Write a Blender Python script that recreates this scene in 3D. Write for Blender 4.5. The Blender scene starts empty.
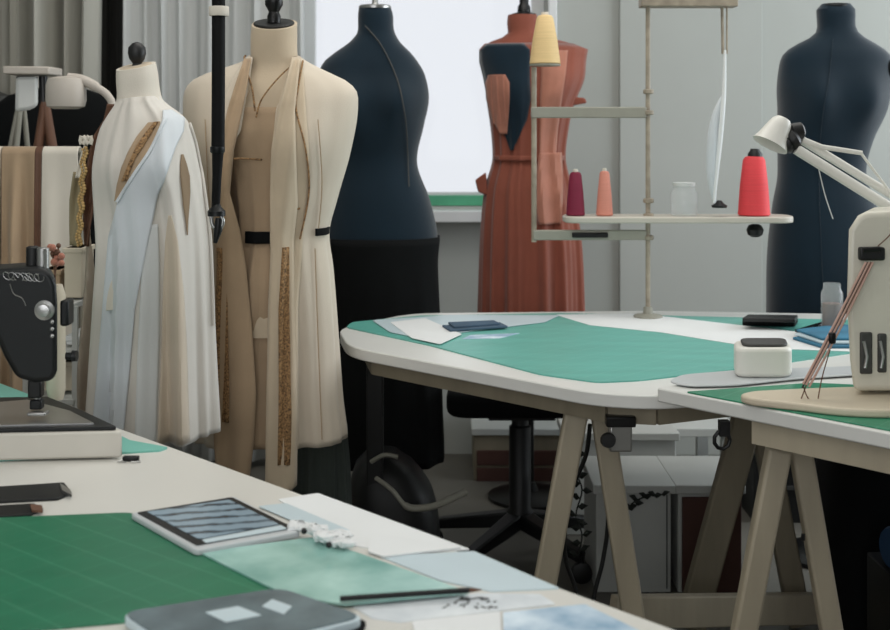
import bpy, math, random
from mathutils import Vector, Matrix
random.seed(7)
sc = bpy.context.scene
col = sc.collection
PI = math.pi
F = 890*50/36.0; CAMZ = 1.31; HY = 130.0; CX = 445.0

# ------------------------------------------------------------------ camera, world, lights, exposure
cam_d = bpy.data.cameras.new('camera'); cam = bpy.data.objects.new('camera', cam_d); col.objects.link(cam)
cam.location = (0, 0, CAMZ); cam.rotation_euler = (PI/2, 0, 0)
cam_d.lens = 50; cam_d.sensor_width = 36; cam_d.sensor_fit = 'HORIZONTAL'
cam_d.shift_y = -(315-HY)/890.0
cam_d.clip_start = 0.02
cam_d.dof.use_dof = True; cam_d.dof.focus_distance = 2.5; cam_d.dof.aperture_fstop = 6.3
sc.camera = cam
sc.view_settings.view_transform = 'Standard'; sc.view_settings.look = 'None'
sc.view_settings.exposure = -0.12; sc.view_settings.gamma = 1.0
sc.view_settings.use_curve_mapping = False
w = bpy.data.worlds.new('overcast_sky'); sc.world = w; w.use_nodes = True
bg = w.node_tree.nodes['Background']; bg.inputs[0].default_value = (0.84, 0.87, 0.92, 1); bg.inputs[1].default_value = 1.05

def area(name, loc, rot, sx, sy, power, color=(1, 1, 1), spread=PI):
    l = bpy.data.lights.new(name, 'AREA'); l.shape = 'RECTANGLE'; l.size = sx; l.size_y = sy
    l.energy = power; l.color = color; l.spread = spread
    o = bpy.data.objects.new(name, l); col.objects.link(o); o.location = loc; o.rotation_euler = rot
    return o
# daylight at the right and back windows; added fill: unseen front window, two ceiling panels
area('front_window_fill', (-1.0, -2.35, 1.9), (-PI/2-0.0+PI, 0, 0), 3.0, 1.8, 52, (0.97, 0.98, 1.0))  # unseen fill light added behind the camera
area('daylight_right_window', (3.05, 3.6, 1.75), (PI/2, 0, PI/2), 2.2, 1.7, 62, (0.88, 0.95, 1.0))
area('ceiling_fill', (0.2, 3.0, 2.98), (0, 0, 0), 2.4, 1.2, 30, (1.0, 0.96, 0.90))  # overhead fill, added above the frame
area('ceiling_fill', (-0.6, 0.9, 2.98), (0, 0, 0), 2.4, 1.2, 20, (1.0, 0.96, 0.90))  # second added overhead fill

# ------------------------------------------------------------------ helpers
def P(px, py, d): return Vector(((px-CX)/F*d, d, CAMZ-(py-HY)/F*d))
def T(px, py, z):
    d = (CAMZ-z)*F/(py-HY); return ((px-CX)/F*d, d)
Z0 = 0.784

def mat(name, color, rough=0.7, metal=0.0, var=0.12, scale=8, bump=0.0, bscale=200, spec=0.5, sheen=0.0, coat=0.0, color2=None, kind='noise', stretch=(1, 1, 1), trans=0.0, alpha=1.0):
    m = bpy.data.materials.new(name); m.use_nodes = True
    nt = m.node_tree; b = nt.nodes['Principled BSDF']
    b.inputs['Roughness'].default_value = rough; b.inputs['Metallic'].default_value = metal
    b.inputs['Specular IOR Level'].default_value = spec
    b.inputs['Sheen Weight'].default_value = sheen; b.inputs['Coat Weight'].default_value = coat
    b.inputs['Transmission Weight'].default_value = trans
    b.inputs['Alpha'].default_value = alpha
    tc = nt.nodes.new('ShaderNodeTexCoord'); mp = nt.nodes.new('ShaderNodeMapping')
    nt.links.new(tc.outputs['Object'], mp.inputs['Vector']); mp.inputs['Scale'].default_value = stretch
    if kind == 'wave':
        n = nt.nodes.new('ShaderNodeTexWave'); n.inputs['Scale'].default_value = scale; n.inputs['Distortion'].default_value = 3; n.inputs['Detail'].default_value = 3
    else:
        n = nt.nodes.new('ShaderNodeTexNoise'); n.inputs['Scale'].default_value = scale; n.inputs['Detail'].default_value = 6
    nt.links.new(mp.outputs[0], n.inputs['Vector'])
    r = nt.nodes.new('ShaderNodeValToRGB')
    c1 = tuple(max(0, c*(1-var)) for c in color[:3]) + (1,)
    c2 = tuple(min(1, c*(1+var)) for c in (color2 or color)[:3]) + (1,)
    r.color_ramp.elements[0].color = c1; r.color_ramp.elements[1].color = c2
    r.color_ramp.elements[0].position = 0.3; r.color_ramp.elements[1].position = 0.7
    nt.links.new(n.outputs['Fac'], r.inputs[0]); nt.links.new(r.outputs[0], b.inputs['Base Color'])
    if bump:
        n2 = nt.nodes.new('ShaderNodeTexNoise'); n2.inputs['Scale'].default_value = bscale; n2.inputs['Detail'].default_value = 3
        nt.links.new(tc.outputs['Object'], n2.inputs['Vector'])
        bp = nt.nodes.new('ShaderNodeBump'); bp.inputs['Strength'].default_value = bump; bp.inputs['Distance'].default_value = 0.002
        nt.links.new(n2.outputs['Fac'], bp.inputs['Height']); nt.links.new(bp.outputs[0], b.inputs['Normal'])
    return m
def S(r, g, b):  # sRGB 0-255 to linear
    f = lambda v: (v/255/12.92) if v/255 <= .04045 else ((v/255+.055)/1.055)**2.4
    return (f(r), f(g), f(b))

class MB:
    def __init__(s): s.v = []; s.f = []
    def add(s, vs, fs):
        k = len(s.v); s.v += [Vector(v) for v in vs]; s.f += [tuple(i+k for i in f) for f in fs]; return s
    def box(s, c, size, rz=0, rot=None):
        a, b, h = size[0]/2, size[1]/2, size[2]/2
        R = rot or Matrix.Rotation(rz, 3, 'Z'); c = Vector(c)
        vs = [c+R@Vector((x*a, y*b, z*h)) for x in (-1, 1) for y in (-1, 1) for z in (-1, 1)]
        return s.add(vs, [(0, 1, 3, 2), (4, 6, 7, 5), (0, 4, 5, 1), (2, 3, 7, 6), (0, 2, 6, 4), (1, 5, 7, 3)])
    def beam(s, p0, p1, w_, h_, up=(0, 0, 1), w1=None, h1=None):
        p0 = Vector(p0); p1 = Vector(p1); d = (p1-p0).normalized(); u = Vector(up)
        if abs(d.dot(u)) > .98: u = Vector((0, 1, 0))
        x = d.cross(u).normalized(); y = x.cross(d).normalized()
        w1 = w1 or w_; h1 = h1 or h_
        vs = [p0+x*w_/2*a+y*h_/2*b for a, b in ((-1, -1), (1, -1), (1, 1), (-1, 1))] + [p1+x*w1/2*a+y*h1/2*b for a, b in ((-1, -1), (1, -1), (1, 1), (-1, 1))]
        return s.add(vs, [(3, 2, 1, 0), (4, 5, 6, 7), (0, 1, 5, 4), (1, 2, 6, 5), (2, 3, 7, 6), (3, 0, 4, 7)])
    def tube(s, pts, r, n=10, cap=True):
        pts = [Vector(p) for p in pts]; N = len(pts)
        rs = r if isinstance(r, (list, tuple)) else [r]*N
        ref = None; vs = []
        for i, p in enumerate(pts):
            t = (pts[min(i+1, N-1)]-pts[max(i-1, 0)]).normalized()
            if ref is None: ref = Vector((0, 0, 1)) if abs(t.z) < .9 else Vector((1, 0, 0))
            x = (ref-t*ref.dot(t)).normalized(); y = t.cross(x); ref = x
            vs += [p+(x*math.cos(2*PI*k/n)+y*math.sin(2*PI*k/n))*rs[i] for k in range(n)]
        fs = [(i*n+k, i*n+(k+1) % n, (i+1)*n+(k+1) % n, (i+1)*n+k) for i in range(N-1) for k in range(n)]
        if cap: fs += [tuple(range(n))[::-1], tuple((N-1)*n+k for k in range(n))]
        return s.add(vs, fs)
    def lathe(s, c, prof, n=28, axis=(0, 0, 1)):
        c = Vector(c); q = Vector((0, 0, 1)).rotation_difference(Vector(axis).normalized())
        vs = []
        for r, z in prof: vs += [c+q@Vector((r*math.cos(2*PI*k/n), r*math.sin(2*PI*k/n), z)) for k in range(n)]
        N = len(prof)
        fs = [(i*n+k, i*n+(k+1) % n, (i+1)*n+(k+1) % n, (i+1)*n+k) for i in range(N-1) for k in range(n)]
        fs += [tuple(range(n))[::-1], tuple((N-1)*n+k for k in range(n))]
        return s.add(vs, fs)
    def prism(s, poly, z0, z1):
        n = len(poly)
        ar = sum(poly[i][0]*poly[(i+1) % n][1]-poly[(i+1) % n][0]*poly[i][1] for i in range(n))
        if ar < 0: poly = poly[::-1]
        vs = [Vector((x, y, z0)) for x, y in poly]+[Vector((x, y, z1)) for x, y in poly]
        return s.add(vs, [tuple(range(n))[::-1], tuple(range(n, 2*n))]+[(i, (i+1) % n, n+(i+1) % n, n+i) for i in range(n)])
    def ball(s, c, r, n=12, m=8, sc_=(1, 1, 1)):
        c = Vector(c); vs = []; fs = []
        for i in range(m+1):
            a = PI*i/m
            vs += [c+Vector((r*sc_[0]*max(math.sin(a), .01)*math.cos(2*PI*k/n), r*sc_[1]*max(math.sin(a), .01)*math.sin(2*PI*k/n), -r*sc_[2]*math.cos(a))) for k in range(n)]
        fs = [(i*n+k, i*n+(k+1) % n, (i+1)*n+(k+1) % n, (i+1)*n+k) for i in range(m) for k in range(n)]
        fs += [tuple(range(n))[::-1], tuple(m*n+k for k in range(n))]
        return s.add(vs, fs)
    def build(s, name, m, parent=None, smooth=True, bevel=0, solid=0, angle=40, seg=2):
        me = bpy.data.meshes.new(name)
        if parent is not None:
            root = parent
            off = Vector(root.location)
            while root.parent: root = root.parent; off = off+Vector(root.location)
        else:
            xs = [v.x for v in s.v]; ys = [v.y for v in s.v]; zs = [v.z for v in s.v]
            off = Vector(((min(xs)+max(xs))/2, (min(ys)+max(ys))/2, min(zs)))
        me.from_pydata([tuple(v-off) for v in s.v], [], s.f); me.update()
        me.materials.append(m)
        if smooth:
            for p in me.polygons: p.use_smooth = True
            try: me.set_sharp_from_angle(angle=math.radians(angle))
            except Exception: pass
        o = bpy.data.objects.new(name, me); col.objects.link(o)
        if parent is not None: o.parent = parent
        else: o.location = off
        if solid:
            md = o.modifiers.new('solid', 'SOLIDIFY'); md.thickness = solid; md.offset = -1
        if bevel:
            md = o.modifiers.new('bevel', 'BEVEL'); md.width = bevel; md.segments = seg; md.limit_method = 'ANGLE'; md.angle_limit = math.radians(35)
            md.harden_normals = False
        return o

def thing(name, label, cat, loc, group=None):
    o = bpy.data.objects.new(name, None); col.objects.link(o); o.location = loc; o.empty_display_size = .05
    o['label'] = label; o['category'] = cat
    if group: o['group'] = group
    return o
def tag(o, label, cat, group=None, kind=None):
    o['label'] = label; o['category'] = cat
    if group: o['group'] = group
    if kind: o['kind'] = kind
    return o
def struct(o): o['kind'] = 'structure'; return o

def roundpoly(pts, r, n=5):
    out = []; N = len(pts)
    for i in range(N):
        a = Vector(pts[i-1]); b = Vector(pts[i]); c = Vector(pts[(i+1) % N])
        r_ = min(r, (a-b).length*.45, (c-b).length*.45)
        p = b+(a-b).normalized()*r_; q = b+(c-b).normalized()*r_
        for k in range(n+1):
            t = k/n; v = p*(1-t)**2+b*2*t*(1-t)+q*t*t; out.append((v.x, v.y))
    return out
def curve(pts, n=8):   # catmull-rom through Vectors
    pts = [Vector(p) for p in pts]; out = []
    for i in range(len(pts)-1):
        a = pts[max(i-1, 0)]; b = pts[i]; c = pts[i+1]; d = pts[min(i+2, len(pts)-1)]
        for k in range(n):
            t = k/n
            out.append(.5*((2*b)+(c-a)*t+(2*a-5*b+4*c-d)*t*t+(3*b-a-3*c+d)*t**3))
    out.append(pts[-1]); return out

# ------------------------------------------------------------------ materials
M = {}
M['wall'] = mat('wall_paint', S(172, 175, 170), .85, var=.03, scale=2)
M['ceil'] = mat('ceiling_paint', S(225, 225, 222), .9, var=.02)
M['floor'] = mat('floor_concrete', S(98, 95, 88), .55, var=.12, scale=3, bump=.2, bscale=40)
M['frame'] = mat('window_frame_paint', S(222, 224, 224), .4, var=.02)
M['white'] = mat('white_laminate', S(214, 212, 205), .38, var=.02, scale=3)
M['white2'] = mat('worn_white_laminate', S(218, 218, 214), .35, var=.03, scale=4)
M['edge'] = mat('table_edge', S(204, 200, 190), .5, var=.04)
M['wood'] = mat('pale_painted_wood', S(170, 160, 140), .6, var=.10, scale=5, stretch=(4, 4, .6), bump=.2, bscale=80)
M['wood_dark'] = mat('brown_and_shaded_wood', S(136, 127, 108), .7, var=.12, scale=5, stretch=(4, 4, .6))  # trestle and apron shade put into the colour; also the brown drawer cabinet
M['black'] = mat('black_enamel', S(9, 13, 15), .42, var=.1, spec=.35)
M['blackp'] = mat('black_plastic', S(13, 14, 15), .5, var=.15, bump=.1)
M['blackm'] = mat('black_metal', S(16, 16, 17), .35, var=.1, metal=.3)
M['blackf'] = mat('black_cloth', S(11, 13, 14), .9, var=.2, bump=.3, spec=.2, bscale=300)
M['navy'] = mat('navy_jersey', S(8, 31, 44), .85, var=.12, bump=.25, bscale=350, sheen=.3, spec=.2, scale=5)
M['steel'] = mat('brushed_steel', S(170, 170, 168), .3, metal=.9, var=.08)
M['greyp'] = mat('grey_painted_metal', S(152, 150, 138), .45, var=.06, scale=20)
M['rust_metal'] = mat('aged_beige_metal', S(158, 147, 130), .5, var=.25, scale=30)
M['linen'] = mat('cream_linen', S(198, 181, 156), .9, var=.05, scale=12, bump=.3, bscale=400, sheen=.2)
M['linen_pale'] = mat('pale_cream_wool', S(207, 195, 177), .9, var=.04, scale=6, bump=.3, bscale=400, sheen=.2)
M['tan'] = mat('tan_linen', S(172, 148, 120), .9, var=.08, scale=9, bump=.3, bscale=400, sheen=.15)
M['lace'] = mat('brown_lace', S(86, 60, 38), .85, var=.4, scale=220, color2=S(158, 124, 84))
M['whitef'] = mat('cool_white_silk', S(206, 212, 216), .6, var=.03, scale=6, bump=.15, bscale=300, sheen=.3)
M['warmw'] = mat('warm_ivory_silk', S(208, 203, 194), .65, var=.04, scale=6, bump=.15, bscale=300, sheen=.3)
M['warmf'] = mat('warm_white_silk', S(202, 188, 168), .7, var=.05, scale=6, bump=.15, bscale=300, sheen=.3)
M['calico'] = mat('calico', S(218, 211, 198), .9, var=.03, bump=.3, bscale=400)
M['rust'] = mat('rust_crepe', S(136, 72, 54), .85, var=.10, scale=10, bump=.3, bscale=300, sheen=.2)
M['rust2'] = mat('pinkish_rust_gauze', S(172, 114, 94), .85, var=.10, scale=14, bump=.3, bscale=200, sheen=.2)
M['brown'] = mat('brown_leather', S(100, 68, 50), .6, var=.15, scale=14)
M['olive'] = mat('olive_cloth', S(150, 138, 108), .85, var=.1)
M['teal'] = mat('teal_cutting_mat', S(116, 186, 172), .42, var=.06, scale=5)
M['green2'] = mat('green_board', S(40, 122, 92), .5, var=.06, scale=5)
M['paper'] = mat('white_paper', S(228, 230, 230), .6, var=.02)
M['paperb'] = mat('pale_blue_tracing_paper', S(196, 212, 218), .4, var=.05, scale=6)
M['paperw'] = mat('sketched_paper', S(206, 214, 220), .5, var=.12, scale=12, color2=S(226, 230, 232))
M['bluepap'] = mat('blue_sketch_paper', S(110, 160, 196), .5, var=.2, scale=14, color2=S(212, 224, 232))
M['blue'] = mat('blue_cloth', S(52, 112, 140), .8, var=.25, scale=12)
M['curtain'] = mat('grey_curtain', S(186, 184, 174), .9, var=.06, scale=3, stretch=(6, 6, .3), bump=.2)
M['curtain2'] = mat('pale_grey_curtain', S(208, 210, 208), .9, var=.04, scale=3, stretch=(6, 6, .3), bump=.2)
M['cone_red'] = mat('coral_red_thread', S(224, 66, 72), .7, var=.06, scale=60, stretch=(.2, .2, 8))
M['cone_maroon'] = mat('maroon_thread', S(122, 22, 54), .7, var=.08, scale=60, stretch=(.2, .2, 8))
M['cone_pink'] = mat('dusty_pink_thread', S(214, 140, 122), .7, var=.06, scale=60, stretch=(.2, .2, 8))
M['cone_cream'] = mat('straw_thread', S(226, 196, 142), .7, var=.06, scale=60, stretch=(.2, .2, 8))
M['maroon_door'] = mat('dark_red_brown_door', S(74, 44, 36), .6, var=.1)
M['cabw'] = mat('white_cabinet_paint', S(190, 192, 188), .5, var=.03)
M['lampw'] = mat('white_lamp_enamel', S(224, 222, 214), .4, var=.02)
M['machw'] = mat('ivory_machine_enamel', S(208, 204, 190), .38, var=.03)
M['plate'] = mat('beige_bed_plate', S(208, 196, 174), .45, var=.06)
M['pink_thread'] = mat('pink_thread', S(196, 160, 146), .7, var=.1)
M['matte'] = mat('matte_black_paint', S(8, 9, 10), .7, var=.1, spec=.2)
M['lampdim'] = mat('shaded_white_lamp_enamel', S(190, 182, 172), .5, var=.03)  # white lamps at the dim left side, their shade put into the colour
M['brown_slit'] = mat('soft_brown_lining', S(142, 122, 98), .9, var=.08)
M['charcoal'] = mat('gap_shade_cloth', S(48, 48, 45), .9, var=.1)  # shade of the curtain gap put into the colour
M['gold'] = mat('gold_beads', S(190, 158, 104), .45, var=.25, scale=90)
M['leaf'] = mat('dark_leaf', S(26, 32, 26), .7, var=.2)
M['cream_box'] = mat('cream_card', S(206, 196, 176), .8, var=.05)
M['grey_dark'] = mat('dark_grey_vinyl', S(60, 60, 58), .6, var=.1)
M['green_out'] = mat('green_sill_board', S(78, 160, 122), .5, var=.15, scale=9)
M['base_w'] = mat('worn_white_base', S(200, 196, 186), .5, var=.05)
M['jar'] = mat('clear_jar_glass', S(225, 230, 230), .08, var=.01, trans=.0, alpha=.28)
M['tabw'] = mat('tablet_white_bezel', S(196, 200, 202), .3, var=.02)

def glass_mat():
    m = bpy.data.materials.new('window_glass'); m.use_nodes = True; nt = m.node_tree
    nt.nodes.remove(nt.nodes['Principled BSDF']); out = nt.nodes['Material Output']
    t = nt.nodes.new('ShaderNodeBsdfTransparent'); g = nt.nodes.new('ShaderNodeBsdfGlossy'); g.inputs['Roughness'].default_value = .02
    fr = nt.nodes.new('ShaderNodeFresnel'); fr.inputs['IOR'].default_value = 1.12
    mx = nt.nodes.new('ShaderNodeMixShader'); nt.links.new(fr.outputs[0], mx.inputs[0]); nt.links.new(t.outputs[0], mx.inputs[1]); nt.links.new(g.outputs[0], mx.inputs[2])
    nt.links.new(mx.outputs[0], out.inputs['Surface']); return m
M['glass'] = glass_mat()

def cutting_mat_mat(name, base, line, ang):
    m = mat(name, base, .38, var=.10, scale=4, stretch=(1, 5, 1)); nt = m.node_tree; b = nt.nodes['Principled BSDF']
    src = b.inputs['Base Color'].links[0].from_socket
    tc = nt.nodes.new('ShaderNodeTexCoord'); mp = nt.nodes.new('ShaderNodeMapping'); mp.inputs['Rotation'].default_value = (0, 0, ang)
    nt.links.new(tc.outputs['Object'], mp.inputs['Vector'])
    facs = []
    for ax, sc_ in (('X', 1/.0508), ('Y', 1/.0508)):
        sp = nt.nodes.new('ShaderNodeSeparateXYZ'); nt.links.new(mp.outputs[0], sp.inputs[0])
        mu = nt.nodes.new('ShaderNodeMath'); mu.operation = 'MULTIPLY'; mu.inputs[1].default_value = sc_; nt.links.new(sp.outputs[ax], mu.inputs[0])
        fr = nt.nodes.new('ShaderNodeMath'); fr.operation = 'FRACT'; nt.links.new(mu.outputs[0], fr.inputs[0])
        lt = nt.nodes.new('ShaderNodeMath'); lt.operation = 'LESS_THAN'; lt.inputs[1].default_value = .035 if ax == 'X' else .015; nt.links.new(fr.outputs[0], lt.inputs[0]); facs.append(lt)
    mxx = nt.nodes.new('ShaderNodeMath'); mxx.operation = 'MAXIMUM'; nt.links.new(facs[0].outputs[0], mxx.inputs[0]); nt.links.new(facs[1].outputs[0], mxx.inputs[1])
    sc2 = nt.nodes.new('ShaderNodeMath'); sc2.operation = 'MULTIPLY'; sc2.inputs[1].default_value = .36; nt.links.new(mxx.outputs[0], sc2.inputs[0])
    mix = nt.nodes.new('ShaderNodeMix'); mix.data_type = 'RGBA'
    nt.links.new(sc2.outputs[0], mix.inputs['Factor']); nt.links.new(src, mix.inputs['A']); mix.inputs['B'].default_value = line+(1,)
    nt.links.new(mix.outputs['Result'], b.inputs['Base Color'])
    return m
M['gmat'] = cutting_mat_mat('green_cutting_mat', S(30, 112, 80), S(96, 168, 134), math.radians(130))
M['gmat2'] = cutting_mat_mat('green_cutting_mat_fine', S(40, 128, 96), S(120, 180, 150), math.radians(40))
M['tmat'] = cutting_mat_mat('teal_cutting_mat_grid', S(98, 172, 160), S(150, 200, 190), math.radians(45))

def screen_mat():
    m = bpy.data.materials.new('photo_strip_screen'); m.use_nodes = True; nt = m.node_tree; b = nt.nodes['Principled BSDF']
    tc = nt.nodes.new('ShaderNodeTexCoord'); mp = nt.nodes.new('ShaderNodeMapping'); mp.inputs['Rotation'].default_value = (0, 0, math.radians(-14))
    nt.links.new(tc.outputs['Object'], mp.inputs['Vector'])
    wv = nt.nodes.new('ShaderNodeTexWave'); wv.bands_direction = 'Y'; wv.inputs['Scale'].default_value = 11; wv.inputs['Distortion'].default_value = 1.5; wv.inputs['Detail'].default_value = 4; wv.inputs['Detail Scale'].default_value = 5
    nt.links.new(mp.outputs[0], wv.inputs['Vector'])
    n = nt.nodes.new('ShaderNodeTexNoise'); n.inputs['Scale'].default_value = 45; n.inputs['Detail'].default_value = 5; nt.links.new(mp.outputs[0], n.inputs['Vector'])
    ad = nt.nodes.new('ShaderNodeMath'); ad.operation = 'ADD'; nt.links.new(wv.outputs['Fac'], ad.inputs[0]); nt.links.new(n.outputs['Fac'], ad.inputs[1])
    r = nt.nodes.new('ShaderNodeValToRGB'); e = r.color_ramp.elements
    e[0].position = .5; e[0].color = S(36, 52, 66)+(1,); e[1].position = 1.15 if False else 1.0; e[1].color = S(140, 162, 176)+(1,)
    nt.links.new(ad.outputs[0], r.inputs[0]); nt.links.new(r.outputs[0], b.inputs['Base Color']); b.inputs['Roughness'].default_value = .2
    return m
M['screen'] = screen_mat()

# ------------------------------------------------------------------ room shell
XL, XR, YB, YF, ZC = -3.1, 3.1, 5.0, -2.4, 3.0
struct(MB().box((0, (YB+YF)/2, -.05), (XR-XL+.4, YB-YF+.4, .1)).build('floor', M['floor'], smooth=False))
struct(MB().box((0, (YB+YF)/2, ZC+.05), (XR-XL+.4, YB-YF+.4, .1)).build('ceiling', M['ceil'], smooth=False))
def wall_with_hole(name, axis, pos, a0, a1, h0, h1, z0, z1, th=.18, sign=1):
    mb = MB()
    def bx(u0, u1, w0, w1):
        if axis == 'y': mb.box(((u0+u1)/2, pos+sign*th/2, (w0+w1)/2), (u1-u0, th, w1-w0))
        else: mb.box((pos+sign*th/2, (u0+u1)/2, (w0+w1)/2), (th, u1-u0, w1-w0))
    bx(a0, h0, 0, ZC); bx(h1, a1, 0, ZC); bx(h0, h1, 0, z0); bx(h0, h1, z1, ZC)
    return struct(mb.build(name, M['wall'], smooth=False))
WX0, WX1, WZ0, WZ1 = P(300, 0, 5)[0], P(546, 0, 5)[0], P(0, 206, 5)[2], 2.35
wall_with_hole('wall_back', 'y', YB, XL, XR, WX0, WX1, WZ0, WZ1)
wall_with_hole('wall_right', 'x', XR, YF, YB, 2.5, 4.7, .9, 2.6)
wall_with_hole('wall_front', 'y', YF, XL, XR, -2.5, .5, 1.0, 2.8, sign=-1)
struct(MB().box((XL-.09, (YB+YF)/2, ZC/2), (.18, YB-YF, ZC)).build('wall_left', M['wall'], smooth=False))
def window(name, axis, pos, h0, h1, z0, z1, n=2):
    fr = MB(); pn = MB(); t = .05
    def b(u0, u1, w0, w1, mb, d):
        if axis == 'y': mb.box(((u0+u1)/2, pos, (w0+w1)/2), (u1-u0, d, w1-w0))
        else: mb.box((pos, (u0+u1)/2, (w0+w1)/2), (d, u1-u0, w1-w0))
    b(h0, h1, z0, z0+t, fr, .06); b(h0, h1, z1-t, z1, fr, .06)
    for k in range(n+1):
        u = h0+(h1-h0-t)*k/n; b(u, u+t, z0+t, z1-t, fr, .06)
    b(h0+t/2, h1-t/2, z0+t/2, z1-t/2, pn, .006)
    o = struct(fr.build(name, M['frame'], smooth=False)); g = pn.build('pane', M['glass'], o, smooth=False)
    return o
window('window_1', 'y', YB+.13, WX0, WX1, WZ0, WZ1, 1)
window('window_2', 'x', XR+.13, 2.5, 4.7, .9, 2.6)
window('window_3', 'y', YF-.13, -2.5, .5, 1.0, 2.8)  # unseen window, added for the front fill
# sill, reveal trim, vertical wall trims, skirting
struct(MB().box(((WX0+WX1)/2, YB-.035, WZ0-.035), (WX1-WX0+.10, .17, .045)).build('trim_1', M['frame'], smooth=False, bevel=.004))
struct(MB().box((P(552, 0, 5)[0], YB-.02, 1.6), (.035, .04, 2.6)).build('trim_2', M['frame'], smooth=False, bevel=.004))
struct(MB().box((P(690, 0, 5)[0], YB-.0125, 1.5), (P(760, 0, 5)[0]-P(618, 0, 5)[0], .025, 3.0)).build('trim_3', M['wall'], smooth=False, bevel=.003))
struct(MB().box((2.0, YB-.0125, .06), (2.0, .02, .12)).build('baseboard_back', M['frame'], smooth=False))
struct(MB().box((XR-.0125, 1.2, .06), (.02, 7.1, .12)).build('baseboard_right', M['frame'], smooth=False))
for x, y in ((.2, 3.0), (-.6, .9)):
    o = MB().box((x, y, 2.994), (2.5, 1.3, .012)).build('ceiling_fill_panel', M['frame'], smooth=False)  # panel added to go with the overhead fill
    tag(o, 'added flat white fill panel on the unseen ceiling over the '+('middle table' if x > 0 else 'front table'), 'light')
tag(MB().box((P(455, 0, 4.99)[0], 5.02, WZ0+.022), (.26, .05, .042)).build('green_board', M['green_out'], smooth=False, bevel=.003), 'green board lying along the window sill behind the dress forms', 'board')

# curtains
def curtain(x0, x1, y, z0, z1, n, amp, m, name, label, seed):
    rnd = random.Random(seed); mb = MB(); N = n*12; rows = 14
    ph = [rnd.uniform(0, 6) for _ in range(4)]
    def fx(t, s):
        return amp*(math.sin(2*PI*n*t+1.1*math.sin(4*PI*t+ph[0]))+.45*math.sin(2*PI*n*.5*t+ph[1]+s*.8)+.3*math.sin(2*PI*n*2.3*t+ph[2]))
    vs = []; fs = []
    for j in range(rows+1):
        s = j/rows
        for i in range(N+1):
            t = i/N; vs.append((x0+(x1-x0)*t+.01*math.sin(9*t+3*s+ph[3]), y+fx(t, s)*(.8+.3*(1-s)), z0+(z1-z0)*s))
    fs = [(j*(N+1)+i, j*(N+1)+i+1, (j+1)*(N+1)+i+1, (j+1)*(N+1)+i) for j in range(rows) for i in range(N)]
    mb.add(vs, fs); o = mb.build(name, m, solid=.004, angle=80)
    return tag(o, label, 'curtain')
curtain(-2.3, P(104, 0, 4.75)[0], 4.72, .03, 2.9, 10, .075, M['curtain'], 'curtain', 'dark grey pleated curtain at the far left, behind the lamp', 1)
curtain(P(122, 0, 4.78)[0], P(306, 0, 4.78)[0], 4.80, .03, 2.9, 8, .025, M['curtain2'], 'curtain', 'pale grey curtain left of the window behind the cream coat', 5)
curtain(P(96, 0, 4.88)[0], P(128, 0, 4.88)[0], 4.90, .03, 2.9, 2, .02, M['charcoal'], 'curtain', 'narrow charcoal strip standing in for shade in the gap between the grey curtains', 3)  # dark strip stands in for the poorly lit gap

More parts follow.
